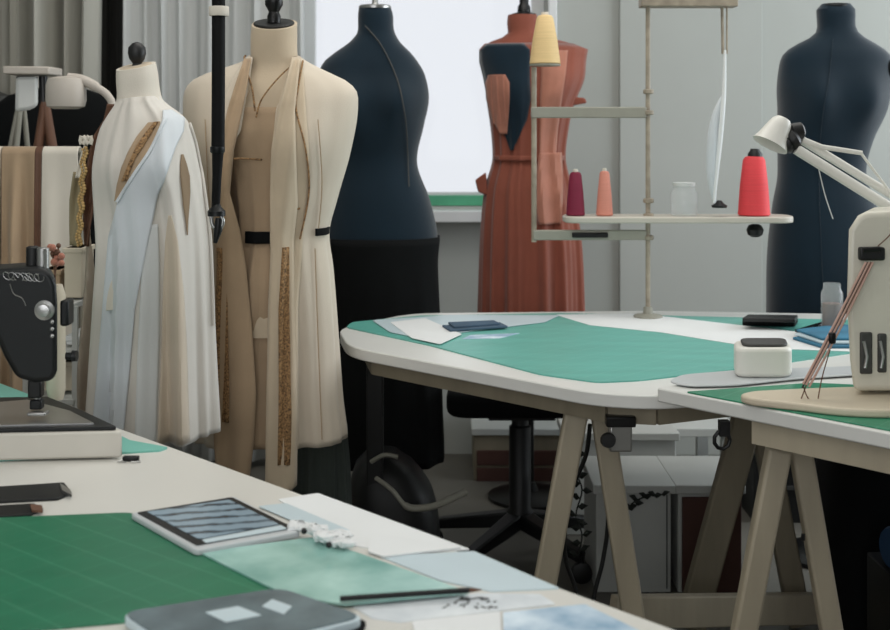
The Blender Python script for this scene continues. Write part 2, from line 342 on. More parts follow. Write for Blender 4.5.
# ------------------------------------------------------------------ lofted forms and garments
class Form:
    """rows: (py, left px, right px, depth radius m). Silhouette at distance d."""
    def __init__(s, d, rows, n=2.3, bust=None, fold=0, k=(7, 11), seed=0, fold0=0, tilt=0, ftilt=0):
        s.ftilt = ftilt
        s.d = d; s.rows = rows; s.n = n; s.bust = bust; s.fold = fold; s.fold0 = fold0; s.k = k
        r = random.Random(seed); s.ph = [r.uniform(0, 6) for _ in range(5)]; s.tilt = tilt
        s.y0 = rows[0][0]; s.y1 = rows[-1][0]
    def row(s, py):
        R = s.rows; py = max(s.y0, min(s.y1, py)); i = 0
        while i < len(R)-2 and py > R[i+1][0]: i += 1
        a = R[max(i-1, 0)]; b = R[i]; c = R[i+1]; d = R[min(i+2, len(R)-1)]
        h = c[0]-b[0]; t = (py-b[0])/h; out = []
        for q in (1, 2, 3):
            m0 = (c[q]-a[q])/max(c[0]-a[0], 1e-6)*h; m1 = (d[q]-b[q])/max(d[0]-b[0], 1e-6)*h
            if (c[q]-b[q])*(b[q]-a[q]) <= 0: m0 = 0
            if (d[q]-c[q])*(c[q]-b[q]) <= 0: m1 = 0
            out.append((2*t**3-3*t*t+1)*b[q]+(t**3-2*t*t+t)*m0+(-2*t**3+3*t*t)*c[q]+(t**3-t*t)*m1)
        return out
    def z(s, py): return CAMZ-(py-HY)/F*s.d
    def point(s, py, th, off=0):   # th = 0 faces the camera side, increases to the right
        L, R, ry = s.row(py); sc_ = s.d/F
        cx = ((L+R)/2-CX)*sc_; rx = (R-L)/2*sc_; e = 2/s.n
        sn, cs = math.sin(th), math.cos(th)
        x = math.copysign(abs(sn)**e, sn); y = -math.copysign(abs(cs)**e, cs)
        t = (py-s.y0)/(s.y1-s.y0)
        amp = s.fold0+(s.fold-s.fold0)*min(1, max(0, t))**1.2
        w_ = amp*(math.sin(s.k[0]*th+s.ph[0]+1.2*math.sin(2*t+s.ph[4]))+.6*math.sin(s.k[1]*th+s.ph[1]-t)+.35*math.sin((s.k[0]+s.k[1])*th+s.ph[2]))
        rr = 1+w_/max(rx, .05)*.7
        X = rx*x*(1+w_/max(rx, .05)*.35); Y = ry*y
        Y -= w_*abs(cs)*(1 if cs > 0 else -1)
        if s.bust and cs > 0:
            pb, wb, ab = s.bust; g = math.exp(-((py-pb)/wb)**2)
            Y -= ab*g*(math.exp(-((x-.47)/.3)**2)+math.exp(-((x+.47)/.3)**2))*min(1, cs*2)
        tot = math.hypot(sn, cs)
        X += off*sn; Y -= off*cs
        lean = s.ftilt*Y*max(0, 1-(py-s.y0)/30)
        return Vector((cx+X, s.d+Y, s.z(py)+(s.tilt*X)+lean))
    def surf(s, px, py, off=.003):
        th = 0; lo, hi = -PI/2, PI/2
        for _ in range(24):
            mid = (lo+hi)/2; p = s.point(py, mid, off); q = CX+p.x/p.y*F
            if q < px: lo = mid
            else: hi = mid
        return s.point(py, (lo+hi)/2, off)
    def mesh(s, rows=56, n=112, th0=-PI, th1=PI, cap=True, y0=None, y1=None, off=0, edge=None):
        mb = MB(); closed = edge is None and (th1-th0) > 6.28
        a = s.y0 if y0 is None else y0; b = s.y1 if y1 is None else y1
        vs = []; m = n if closed else n+1
        for j in range(rows+1):
            py = a+(b-a)*j/rows
            t0, t1 = (th0, th1) if edge is None else edge(py)
            for i in range(m): vs.append(s.point(py, t0+(t1-t0)*i/n, off))
        fs = []
        for j in range(rows):
            for i in range(n): 
                k = (i+1) % m
                fs.append((j*m+i, (j+1)*m+i, (j+1)*m+k, j*m+k))
        if cap and closed: fs += [tuple(range(m)), tuple(rows*m+i for i in range(m))[::-1]]
        return mb.add(vs, fs)
    def patch(s, pts, off=.004, n=24, m=8, th=.0015):
        """pts: (py, left px, right px) rows -> conforming patch lifted off the surface"""
        g = MB(); rows = []
        for i in range(len(pts)-1):
            for k in range(n):
                t = k/n; rows.append([pts[i][q]*(1-t)+pts[i+1][q]*t for q in range(3)])
        rows.append(list(pts[-1])); vs = []
        for py, l, r in rows:
            for k in range(m+1): vs.append(s.surf(l+(r-l)*k/m, py, off))
        fs = [(j*(m+1)+i, (j+1)*(m+1)+i, (j+1)*(m+1)+i+1, j*(m+1)+i+1) for j in range(len(rows)-1) for i in range(m)]
        return g.add(vs, fs)
    def line(s, pts, r=.0012, off=.004, n=6):
        pp = [s.surf(q.x, q.y, off) for q in curve([(x, y, 0) for x, y in pts], 8)]
        return MB().tube(pp, r, n)

def stand(parent, x, y, ztop, m, m2=None, knob=None):
    """pole and round foot below the torso"""
    MB().tube([(x, y, .03), (x, y, ztop)], .014, 14).build('pole', m, parent)
    MB().lathe((x, y, 0), [(.15, 0), (.15, .012), (.12, .022), (.03, .03), (.018, .06)], 36).build('base', m, parent)

# white silk dress on the left form -------------------------------------------------
dA = 2.62
fA = Form(dA, [(66, 117, 155, .040), (75, 117, 157, .044), (92, 118, 159, .046), (104, 116, 162, .052), (112, 112, 168, .062), (122, 104, 182, .075), (140, 101, 190, .09), (165, 102, 192, .10), (200, 108, 184, .09), (232, 112, 178, .082), (270, 104, 188, .10), (300, 100, 192, .105)], bust=(165, 26, .02), tilt=.16, ftilt=.22)
t = thing('dress_form', 'calico dress form with a small dark wooden knob, leftmost of the forms', 'dress form', (P(145, 0, dA)[0], dA, 0))
fA.mesh(40, 72).build('torso', M['calico'], t)
o = MB().lathe(P(137, 66, dA-.0)+Vector((0, 0, -.003)), [(.013, -.004), (.011, .004), (.009, .008), (.016, .018), (.019, .03), (.018, .042), (.010, .051), (.002, .054)], 20).build('knob', M['brown'], t)
o['label'] = 'dark brown wooden knob'; o.data.materials[0] = M['blackp']
MB().lathe(P(136, 67, dA), [(.034, -.004), (.036, .001), (.033, .004), (.004, .005)], 30, axis=(-.16, -.22, 1)).build('neck_cap', M['linen'], t)
stand(t, P(145, 0, dA)[0], dA, fA.z(302), M['blackm'])
gA = Form(dA, [(98, 119, 160, .056), (106, 114, 166, .066), (114, 108, 176, .078), (124, 102, 186, .09), (145, 97, 193, .108), (170, 95, 198, .118), (205, 96, 205, .112), (240, 98, 209, .112), (300, 95, 212, .112), (380, 90, 215, .112), (437, 87, 217, .112)], n=2.2, fold=.020, fold0=.003, k=(8, 13), seed=4, bust=(168, 26, .016), tilt=.1)
t = thing('dress', 'draped white silk dress with open neckline on the leftmost form', 'dress', (P(150, 0, dA)[0], dA, gA.z(437)))
def edgeA(py):     # front opening, closed again by the crossing at the waist
    return (-PI, PI)
gA.mesh(64, 160, cap=False).build('dress_body', M['warmw'], t, solid=.004, angle=80)
o = gA.patch([(124, 148, 160), (136, 137, 159), (150, 128, 151), (165, 121, 141), (180, 117, 131), (196, 114, 119)], off=.004).build('chest_panel', M['tan'], t, solid=.002); o['label'] = 'tan open neckline panel'
gA.patch([(124, 154, 158), (134, 145, 152), (146, 136, 144), (158, 130, 135), (178, 121, 126)], off=.0075, m=3).build('lace_trim', M['lace'], t, solid=.002)
o = gA.patch([(158, 182, 183.5), (168, 181, 187), (180, 181, 190), (195, 182.5, 190.5), (210, 184, 189.5), (222, 186, 188.5), (236, 187.5, 188)], off=.003).build('sleeve_slit', M['tan'], t, solid=.002)
o.data.materials[0] = M['brown_slit']; o['label'] = 'brownish slit in the sleeve'
o = gA.patch([(215, 168, 171), (240, 165, 178), (290, 163, 184), (340, 162, 187), (435, 158, 190)], off=.0025, n=10, m=12).build('side_panel', M['warmf'], t, solid=.002); o['label'] = 'warm tan side fold'
o = gA.patch([(113, 163, 172), (122, 163, 185), (135, 160, 184), (150, 150, 176), (172, 134, 168), (195, 118, 158), (230, 108, 150), (300, 102, 134), (435, 90, 122)], off=.0055, n=10, m=14).build('wrap_panel', M['whitef'], t, solid=.003)
# rolled collar edge of the wrap
gA.line([(165, 122), (151, 150), (133, 174), (117, 197)], r=.004, off=.006).build('neckline_roll', M['whitef'], t)
o = gA.patch([(222, 152, 158), (260, 142, 160), (330, 138, 160), (435, 134, 156)], off=.003, n=10, m=8).build('shadow_grey_pleat', M['curtain2'], t, solid=.002); o.name = 'pleat'; o['label'] = 'cool grey patch, fold shade put into its colour'  # shade of a fold put into a grey patch
gA.line([(190, 128), (199, 160), (206, 205), (211, 250), (214, 330)], r=.003, off=.003).build('sleeve_seam', M['warmw'], t)

# cream coat on the second form -------------------------------------------------------
dB = 2.9
fB = Form(dB, [(24, 252, 297, .050), (34, 251, 297, .052), (60, 251, 298, .052), (72, 246, 304, .06), (84, 214, 334, .08), (95, 206, 340, .095), (130, 206, 338, .115), (170, 220, 322, .10), (232, 232, 306, .085), (280, 215, 322, .11), (330, 212, 325, .115)], bust=(140, 28, .025), ftilt=.34)
t = thing('dress_form', 'cream dress form with tall neck and black pole, in a long cream coat', 'dress form', (P(273, 0, dB)[0], dB, 0))
fB.mesh(48, 80).build('torso', M['linen'], t)
c = P(274, 24, dB)
o = MB().lathe(c, [(.046, -.004), (.048, .002), (.046, .0045), (.002, .004)], 40, axis=(0, -.30, 1)).build('neck_cap', M['blackp'], t); o['label'] = 'black cap set in the neck'
o = MB().lathe(c, [(.016, .002), (.016, .018), (.012, .028), (.021, .045), (.021, .055), (.012, .062), (.012, .16)], 20).build('neck_finial', M['blackm'], t)
stand(t, P(273, 0, dB)[0], dB, fB.z(332), M['blackm'])
gI = Form(dB, [(108, 210, 336, .118), (130, 212, 332, .128), (180, 226, 318, .112), (232, 232, 310, .098), (280, 220, 322, .12), (360, 216, 326, .10), (438, 214, 328, .10)], fold=.010, fold0=.001, k=(12, 17), seed=8, bust=(140, 28, .022))
t = thing('dress', 'sand coloured dress worn beneath the long cream coat, with black belt', 'dress', (P(273, 0, dB)[0], dB, gI.z(438)))
gI.mesh(50, 140, cap=False).build('dress_body', M['tan'], t, solid=.003, angle=80)
o = gI.patch([(228, 245, 274), (239.5, 245, 274)], off=.010, n=4).build('belt', M['blackf'], t, solid=.004); o['label'] = 'black belt'
gI.line([(232, 246), (222, 230), (214, 240)], r=.003, off=.006) if False else None
gB = Form(dB, [(56, 249, 300, .060), (64, 238, 312, .072), (72, 212, 328, .085), (80, 194, 345, .098), (90, 186, 356, .112), (104, 184, 358, .128), (150, 187, 351, .148), (200, 195, 337, .138), (235, 199, 329, .126), (270, 202, 333, .124), (340, 200, 338, .118), (400, 197, 342, .114), (438, 195, 346, .112)], n=2.25, fold=.009, fold0=.001, k=(8, 13), seed=2, bust=(142, 28, .02))
t = thing('coat', 'long cream coat hanging open on the tall necked form', 'coat', (P(273, 0, dB)[0], dB, gB.z(438)))
def thpx(px, py):
    lo, hi = -PI/2, PI/2
    for _ in range(24):
        mid = (lo+hi)/2; p = gB.point(py, mid)
        if CX+p.x/p.y*F < px: lo = mid
        else: hi = mid
    return lo
def lerp_rows(rows, py):
    for a, b in zip(rows, rows[1:]):
        if py <= b[0]: 
            tt = max(0, (py-a[0])/(b[0]-a[0])); return a[1]+(b[1]-a[1])*tt, a[2]+(b[2]-a[2])*tt
    return rows[-1][1], rows[-1][2]
openB = [(56, 250, 298), (80, 247, 290), (110, 240, 276), (150, 228, 272), (200, 224, 270), (235, 226, 272), (300, 230, 278), (447, 228, 292)]
def edgeB(py):
    l, r = lerp_rows(openB, py); return (thpx(r, py), thpx(l, py)+2*PI)
gB.mesh(64, 180, edge=edgeB).build('coat_body', M['linen_pale'], t, solid=.004, angle=80)
# lapels and the long front bands
gB.patch([(58, 292, 301), (80, 286, 304), (110, 277, 306), (150, 271, 309), (190, 270, 309), (235, 270, 303), (300, 274, 298), (400, 276, 298), (437, 280, 299)], off=.007, n=8, m=10).build('lapel', M['linen'], t, solid=.004)
gB.patch([(58, 246, 252), (80, 232, 250), (100, 222, 246), (130, 216, 241), (150, 214, 230), (190, 220, 226)], off=.007, n=8, m=8).build('lapel', M['linen_pale'], t, solid=.004)
for pts in ([(303, 62), (298, 90), (296, 110), (306, 150), (309, 190), (300, 235)], [(244, 55), (246, 70), (252, 90), (255, 112)], [(270, 205), (284, 208), (300, 205)], [(262, 158), (240, 157), (226, 158)], [(230, 160), (226, 200), (224, 232)]):
    gB.line(pts, r=.0022, off=.009).build('stitching', M['lace'], t)
o = gB.patch([(226, 316, 330), (233, 316, 329.3)], off=.006, n=4).build('belt', M['blackf'], t, solid=.003); o['label'] = 'black belt end at the side'
for pts in ([(250, 92), (240, 112), (226, 134)], [(318, 120), (322, 180), (318, 232)], [(315, 245), (318, 330), (322, 430)], [(292, 180), (300, 176), (303, 186)], [(205, 120), (208, 180), (212, 230)]):
    gB.line(pts, r=.0012, off=.0045).build('seam', M['tan'], t)
gB.line([(256, 118), (262, 100), (280, 78), (298, 62)], r=.0018, off=.004).build('neck_cord', M['lace'], t)
# hanging scarf bands
def band(name, rows, form, off, m, label, cat, trim=None):
    t = thing(name, label, cat, form.surf(rows[0][1], rows[-1][0]) )
    # rows below the form's hem hang straight down
    vs = []; mm = 8; R = []
    for i in range(len(rows)-1):
        for k in range(10):
            q = k/10; R.append([rows[i][j]*(1-q)+rows[i+1][j]*q for j in range(3)])
    R.append(list(rows[-1]))
    def pt(px, py, o_):
        if py <= form.y1-2: return form.surf(px, py, o_)
        b = form.surf(px, form.y1-2, o_); p = P(px, py, b.y); p.z = b.z-(py-form.y1+2)/F*form.d; return p
    def make(rr, o_, m_, nm, th):
        vs = []
        for py, l, r in rr:
            for k in range(mm+1):
                u = k/mm; vs.append(pt(l+(r-l)*u, py, o_+.004*math.sin(u*7+py*.02)))
        fs = [(j*(mm+1)+i, (j+1)*(mm+1)+i, (j+1)*(mm+1)+i+1, j*(mm+1)+i+1) for j in range(len(rr)-1) for i in range(mm)]
        return MB().add(vs, fs).build(nm, m_, t, solid=th, angle=80)
    make(R, off, m, 'band', .003)
    if trim:
        a, b, y0_, y1_ = trim
        rr = [(py, l+(r-l)*a, l+(r-l)*b) for py, l, r in R if y0_ <= py <= y1_]
        make(rr, off+.003, M['lace'], 'lace_trim', .002)
    return t
band('scarf', [(60, 292, 300), (84, 286, 298), (112, 279, 295), (150, 272, 296), (200, 270, 298), (235, 271, 294), (300, 268, 294), (350, 267, 296), (400, 266, 298), (470, 265, 297), (484, 266, 280)], gB, .018, M['linen'], 'right hand cream scarf band with brown lace, hanging down the coat front', 'scarf', (.40, .80, 240, 455))
band('scarf', [(60, 244, 251), (84, 236, 248), (110, 228, 243), (150, 219, 234), (190, 215, 230), (225, 214, 240), (260, 214, 246), (320, 212, 252), (380, 212, 256), (430, 214, 254), (478, 218, 248), (482, 236, 246)], gB, .020, M['tan'], 'left hand tan scarf band with brown lace, hanging down the coat front', 'scarf', (.08, .38, 240, 412))

gG = Form(3.17, [(425, 290, 346, .05), (470, 284, 349, .06), (560, 280, 352, .07), (640, 276, 356, .075)], fold=.010, fold0=.006, k=(11, 17), seed=21)
tag(gG.mesh(24, 120, cap=True).build('draped_bundle', mat('dark_green_grey_cloth', S(70, 78, 74), .85, var=.1), None, angle=80), 'dark green grey folded cloth bundle beneath the hem of the cream coat', 'cloth')

# navy form by the window ---------------------------------------------------------------
dN = 3.78
fN = Form(dN, [(8, 359, 391, .045), (14, 358, 393, .05), (30, 358, 394, .05), (42, 350, 400, .06), (52, 336, 410, .07), (62, 324, 418, .08), (75, 319, 425, .09), (98, 320, 429, .115), (125, 326, 424, .12), (160, 334, 417, .105), (200, 326, 430, .125), (230, 320, 437, .135), (252, 319, 438, .138)], bust=(102, 24, .03))
t = thing('dress_form', 'dark navy dress form in front of the bright window', 'dress form', (P(378, 0, dN)[0], dN, 0))
fN.mesh(56, 96).build('torso', M['navy'], t)
c = P(375, 8, dN)
o = MB().lathe(c, [(.050, -.003), (.050, .004), (.046, .008), (.012, .010), (.009, .016), (.009, .05)], 32).build('neck_cap', M['steel'], t); o['label'] = 'steel neck cap'
stand(t, P(378, 0, dN)[0], dN, fN.z(254), M['blackm'])
o = fN.line([(365, 27), (382, 48), (397, 80), (404, 110), (407, 135), (409, 185)], r=.0022, off=.006)
tag(o.build('cord', M['grey_dark']), 'thin grey cord hung down the front of the window side navy form', 'cord')
gN = Form(dN, [(236, 317, 440, .145), (262, 318, 438, .147), (320, 314, 440, .152), (400, 312, 442, .158), (458, 312, 444, .16)], fold=.008, k=(9, 14), seed=3)
tag(gN.mesh(30, 110, cap=False).build('skirt', M['blackf'], None, solid=.004, angle=80), 'long black skirt on the navy form by the window', 'skirt')

# rust dress form ---------------------------------------------------------------------
dR = 4.4
fR = Form(dR, [(15, 508, 537, .045), (22, 507, 538, .048), (34, 508, 537, .05), (42, 490, 566, .065), (50, 482, 584, .08), (70, 483, 581, .105), (100, 488, 572, .115), (130, 492, 566, .11), (157, 495, 562, .10), (200, 488, 570, .12), (240, 485, 576, .125)], bust=(90, 20, .03))
t = thing('dress_form', 'rust brown dress form with black finial in front of the window edge', 'dress form', (P(530, 0, dR)[0], dR, 0))
fR.mesh(50, 90).build('torso', M['rust'], t)
o = MB().lathe(P(524, 15, dR), [(.044, -.002), (.044, .004), (.024, .010), (.022, .03), (.016, .04), (.018, .07), (.018, .1)], 24).build('neck_finial', M['blackm'], t); o['label'] = 'black finial'
stand(t, P(530, 0, dR)[0], dR, fR.z(242), M['blackm'])
gR = Form(dR, [(44, 484, 574, .08), (48, 479, 588, .10), (60, 480, 586, .115), (80, 484, 584, .125), (104, 487, 574, .128), (130, 491, 568, .118), (157, 493, 565, .112), (190, 485, 572, .135), (240, 481, 580, .15), (320, 479, 583, .165), (385, 476, 586, .175)], fold=.020, fold0=.001, k=(13, 19), seed=6, bust=(90, 20, .028))
t = thing('dress', 'long rust dress with tied waist on the form behind the thread stand', 'dress', (P(530, 0, dR)[0], dR, gR.z(385)))
gR.mesh(60, 170, cap=False).build('dress_body', M['rust'], t, solid=.004, angle=80)
o = gR.patch([(45, 486, 524), (52, 479, 530), (62, 479, 530), (78, 483, 530), (100, 487, 531), (120, 497, 527), (138, 506, 518), (150, 510, 513)], off=.008, n=8, m=12).build('navy_bodice', M['navy'], t, solid=.003); o['label'] = 'navy bodice panel'
o = gR.patch([(76, 488, 505), (84, 485, 509), (100, 486, 509), (118, 491, 508), (134, 500, 507)], off=.014, n=8, m=8).build('gathered_panel', M['rust2'], t, solid=.004); o['label'] = 'pinkish gathered panel'
for px in (491, 497, 503): gR.line([(px, 78), (px+1, 100), (px+3, 124)], r=.004, off=.014).build('pleat', M['rust2'], t)
o = gR.patch([(52, 541, 568), (75, 541, 566), (100, 540, 562), (130, 540, 558), (156, 540, 556)], off=.007, n=6, m=10).build('front_panel', M['rust2'], t, solid=.003); o['label'] = 'pale pinkish front panel'
gR.patch([(155, 493.5, 564.5), (160, 493.5, 564.5)], off=.012, n=3, m=24).build('waist_tie', M['rust'], t, solid=.004)
o = gR.patch([(152, 540, 562), (170, 536, 563), (200, 534, 563), (221, 538, 560)], off=.014, n=8, m=10).build('apron_drape', M['rust2'], t, solid=.004); o['label'] = 'pinkish gauze drape at the hip'
for sx, pts in ((1, [(566, 96), (585, 98), (587, 103), (566, 107)]), (-1, [(486, 172), (475, 180), (478, 192), (488, 196)])):
    mb = MB(); a = [P(px, py, dR-.06) for px, py in pts]; b = [P(px, py, dR+.06) for px, py in pts]
    mb.add(a+b, [(0, 1, 2, 3), (7, 6, 5, 4), (0, 4, 5, 1), (1, 5, 6, 2), (2, 6, 7, 3), (3, 7, 4, 0)])
    mb.build('flared_cuff', M['rust'], t, bevel=.006)

# right navy form -----------------------------------------------------------------------
dD = 3.80
fD = Form(dD, [(4, 822, 850, .035), (8, 817, 854, .048), (28, 818, 855, .05), (36, 813, 861, .058), (46, 794, 878, .072), (54, 784, 888, .085), (66, 780, 891, .095), (90, 778, 889, .115), (112, 779, 884, .122), (140, 779, 871, .115), (172, 779, 864, .105), (205, 774, 874, .12), (250, 769, 886, .138), (300, 768, 890, .145), (345, 768, 890, .145)], bust=(100, 24, .03))
t = thing('dress_form', 'dark navy dress form at the right behind the white desk lamp', 'dress form', (P(830, 0, dD)[0], dD, 0))
fD.mesh(60, 96).build('torso', M['navy'], t)
o = MB().lathe(P(835, 5, dD), [(.044, -.012), (.046, -.004), (.040, .003), (.01, .006)], 32).build('neck_cap', M['black'], t); o['label'] = 'glossy black neck cap'
MB().lathe(fD.point(72, PI/2-.25, 0)+Vector((-.012, 0, .0)), [(.002, 0), (.036, .001), (.040, .008), (.036, .014), (.002, .016)], 28, axis=(1, -.55, .1)).build('armhole_plate', M['blackf'], t)
fD.line([(833, 40), (829, 80), (822, 120), (819, 172), (821, 240), (824, 300)], r=.0012, off=.0012).build('seam', M['navy'], t)
stand(t, P(830, 0, dD)[0], dD, fD.z(346), M['blackm'])

# ------------------------------------------------------------------ tables
def table(name, poly, label, zt, th, top_m, leg_specs=None, r=.03):
    cx = sum(p[0] for p in poly)/len(poly); cy = sum(p[1] for p in poly)/len(poly)
    t = thing(name, label, 'table', (cx, cy, 0))
    MB().prism(roundpoly(poly, r), zt-th, zt).build('tabletop', top_m, t, bevel=.003)
    return t
# front table
E1 = Vector((-1.28, 2.94)); E2 = Vector((.60, .918)); nrm = Vector((.73, .68))
polyF = [tuple(E1), tuple(E2), tuple(E2-nrm*1.05), tuple(E1-nrm*1.05)]
tf = table('work_table', polyF, 'large white work table in the foreground with cutting mats and tablets', Z0, .032, M['white'], r=.02)
u = (E2-E1).normalized()
for a, b in ((.18, .12), (2.5, .12), (2.5, .92), (.18, .92)):
    p = E1+u*a-nrm*b; MB().box((p.x, p.y, (Z0-.032)/2), (.06, .06, Z0-.032), rz=math.atan2(u.y, u.x)).build('leg', M['wood'], tf, bevel=.004)
a = E1+u*.18-nrm*.12; b = E1+u*2.5-nrm*.12
MB().beam((a.x, a.y, Z0-.032-.045), (b.x, b.y, Z0-.032-.045), .03, .09).build('apron', M['wood'], tf)
# middle table
polyM = [(-.285, 3.28), (-.235, 3.0), (.30, 2.47), (.43, 2.44), (.70, 2.56), (1.55, 3.05), (1.45, 3.50), (.6, 3.60), (-.10, 3.55)]
tm = table('cutting_table', polyM, 'middle white cutting table on trestles, covered with teal mats', Z0, .028, M['white2'], r=.08)
ap_ = [(-.20, 3.22), (-.17, 3.03), (.335, 2.535), (.43, 2.515), (.66, 2.62), (1.46, 3.08)]
for a_, b_ in zip(ap_, ap_[1:]): MB().beam((*a_, Z0-.05), (*b_, Z0-.05), .022, .044).build('apron', M['wood_dark'], tm)  # shade under the table edge put into the darker wood colour
for a_ in ((-.19, 3.36), (1.38, 3.40), (1.38, 3.10)): MB().box((*a_, (Z0-.028)/2), (.045, .045, Z0-.028)).build('leg', M['blackp'], tm, bevel=.004)
# right table
uR = Vector((.67, -.745)); vR = Vector((.86, .51))
A = Vector((.405, 2.375)); polyR = [tuple(A), tuple(A+uR*1.25), tuple(A+uR*1.25+vR*1.0), tuple(A+vR*1.0)]
ZR = Z0+.002
# it stands just in front of and a shade above the middle table
tr = table('sewing_table', polyR, 'white trestle table at right carrying the ivory sewing machine', ZR+.029, .027, M['white2'], r=.01)
ZRT = ZR+.029
a = A+uR*.20+vR*.03; b = A+uR*1.2+vR*.03
MB().beam((a.x, a.y, ZRT-.027-.022), (b.x, b.y, ZRT-.027-.022), .03, .044).build('apron', M['wood'], tr)

def leg(parent, top, bottom, w_=.046, h_=.034, m='wood', name='leg', w1=None):
    return MB().beam(top, bottom, w_, h_, up=(0, -1, 0), w1=w1).build(name, M[m], parent, bevel=.006)
# trestle under the middle table
tt = thing('trestle', 'pale wooden trestle under the near corner of the middle table', 'trestle', (P(592, 0, 2.62)[0], 2.62, 0), 'wooden trestles')
d1 = 2.64
def floor_pt(px, py, d, dx):  # continue the leg line to the floor
    p = P(px, py, d); return p
leg(tt, P(577, 408, d1), P(516, 742, d1-.0), .050, .034, w1=.046)
leg(tt, P(601, 408, d1+.03), P(652, 738, d1+.03), .048, .034)
zb = P(0, 400, d1)[2]
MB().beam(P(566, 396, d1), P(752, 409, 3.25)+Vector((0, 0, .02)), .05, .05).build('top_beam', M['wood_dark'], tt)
leg(tt, P(748, 414, 3.22), P(690, 628, 3.20), .075, .04, m='wood_dark')  # same trestle wood, rear legs darkened for their shade
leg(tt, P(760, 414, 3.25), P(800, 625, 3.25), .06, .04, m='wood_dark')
MB().beam(P(612, 612, 2.86), P(845, 596, 3.2)+Vector((0, 0, -.03)), .03, .075).build('stretcher', M['wood'], tt, bevel=.004)
# trestle under the right table
tt2 = thing('trestle', 'pale wooden trestle with splayed legs under the right table', 'trestle', (P(785, 0, 2.2)[0], 2.2, 0), 'wooden trestles')
d2 = 2.28
leg(tt2, P(779, 448, d2), P(701, 858, d2), .044, .036, w1=.044)
leg(tt2, P(800, 448, d2+.04), P(869, 852, d2+.04), .040, .036)
e1 = P(786, 449, d2+.02); e2 = e1+Vector((vR.x, vR.y, 0))*.85
e1.z = e2.z = ZRT-.027-.025
MB().beam(e1+Vector((.0, 0, -.0)), e2, .05, .045).build('top_beam', M['wood'], tt2, bevel=.004)
for s in (-1, 1): leg(tt2, e2+Vector((uR.x, uR.y, 0))*.03*s+Vector((0, 0, -.02)), Vector((e2.x, e2.y, 0))+Vector((uR.x, uR.y, 0))*.16*s, .04, .036)
o = MB().box(P(803, 537, d2+.022), (.006, .004, .012)).build('bolt_hole', M['blackp'], tt2)
# bracket and clamp under the tables
t = thing('table_clamp', 'small metal clamp with clear block under the corner of the middle table', 'clamp', P(617, 450, 2.52))
MB().box(P(620, 437, 2.52), (.046, .03, .055)).build('clamp_block', M['steel'], t, bevel=.004)
MB().lathe(P(608, 440, 2.50), [(.014, -.006), (.016, 0), (.014, .01)], 18, axis=(0, -1, 0)).build('knob', M['blackp'], t)
MB().box(P(620, 420, 2.52), (.06, .04, .022)).build('clamp_jaw', M['blackm'], t, bevel=.003)
t = thing('cable_clip', 'dark cable clip hanging under the right table edge', 'clip', P(725, 445, 2.45))
MB().tube([P(722+8*math.cos(a*.7), 440+9*math.sin(a*.7), 2.45) for a in range(10)], .004, 8).build('coil', M['blackp'], t)
MB().box(P(724, 428, 2.45), (.02, .02, .03)).build('clip_body', M['blackp'], t)

# ------------------------------------------------------------------ things on the front table
def sheet(name, pix, m, label, cat, lev=0, th=.0008, r=.003, z=Z0, parent=None, group=None):
    zt = z+lev
    poly = [T(x, y, zt+th) for x, y in pix]
    o = MB().prism(roundpoly(poly, r, 3), zt, zt+th).build(name, m, parent)
    if parent is None: tag(o, label, cat, group)
    return o
o = MB().prism(roundpoly([(-.431, 1.693), (-.06, 1.385), (-.80, 1.205), (-1.1, 1.60)], .015), Z0, Z0+.003).build('cutting_mat', M['gmat'], None, bevel=.001)
tag(o, 'large dark green cutting mat with pale lines in the left foreground', 'cutting mat')
# teal mat beneath the black machine
tag(sheet('cutting_mat', [(-120, 345), (2, 384), (55, 404), (130, 440), (168, 447), (160, 450), (-60, 463), (-160, 460)], M['teal'], '', '', 0, .003, .004), 'teal cutting mat under the black sewing machine', 'cutting mat')
# tablet showing photo strips
def slab(name, pix, z0, th, m, parent, bevel=.002, r=.008):
    poly = [T(x, y, z0+th) for x, y in pix]
    return MB().prism(roundpoly(poly, r, 4), z0, z0+th).build(name, m, parent, bevel=bevel)
zt = Z0+.003
c = T(215, 525, zt)
t = thing('tablet', 'white framed tablet showing rows of blue grey photos, beside the dark green mat', 'tablet', (c[0], c[1], zt))
slab('case', [(130, 513), (234, 496), (302, 531), (196, 550)], zt, .008, M['tabw'], t)
slab('bezel', [(137, 512.3), (232, 497), (294, 527.5), (197, 545)], zt+.008, .0012, M['black'], t, 0, .003)
slab('screen', [(147, 511.5), (229, 499.5), (279, 524), (199, 539)], zt+.0092, .0006, M['screen'], t, 0, .002)
slab('photo_strip', [(202, 539.5), (281, 525), (287, 528.5), (206, 542.5)], zt+.0092, .0008, M['paperb'], t, 0, .001)
# grey magazine / tablet in the very front
c = T(240, 610, zt)
t = thing('magazine', 'grey glossy magazine with rounded corner at the bottom edge of the photo', 'magazine', (c[0], c[1], zt))
slab('pages', [(119, 614), (280, 588), (368, 618), (190, 662)], zt, .009, M['paperb'], t, .001, .02)
slab('cover', [(122, 612), (280, 587.5), (364, 616), (190, 658)], zt+.009, .0015, mat('grey_cover', S(96, 112, 118), .25, var=.25, scale=22), t, 0, .02)
slab('cover_photo', [(205, 612), (238, 606), (262, 615), (226, 622)], zt+.0105, .0004, M['paperb'], t, 0, .002)
slab('cover_photo', [(262, 606), (272, 599), (292, 606), (284, 614)], zt+.0105, .0004, M['paperb'], t, 0, .002)
tag(sheet('ribbon', [(330, 628), (362, 619), (366, 622), (360, 640), (300, 650)], M['blackf'], '', '', .0, .003), 'black ribbon lying beside the grey magazine', 'ribbon')
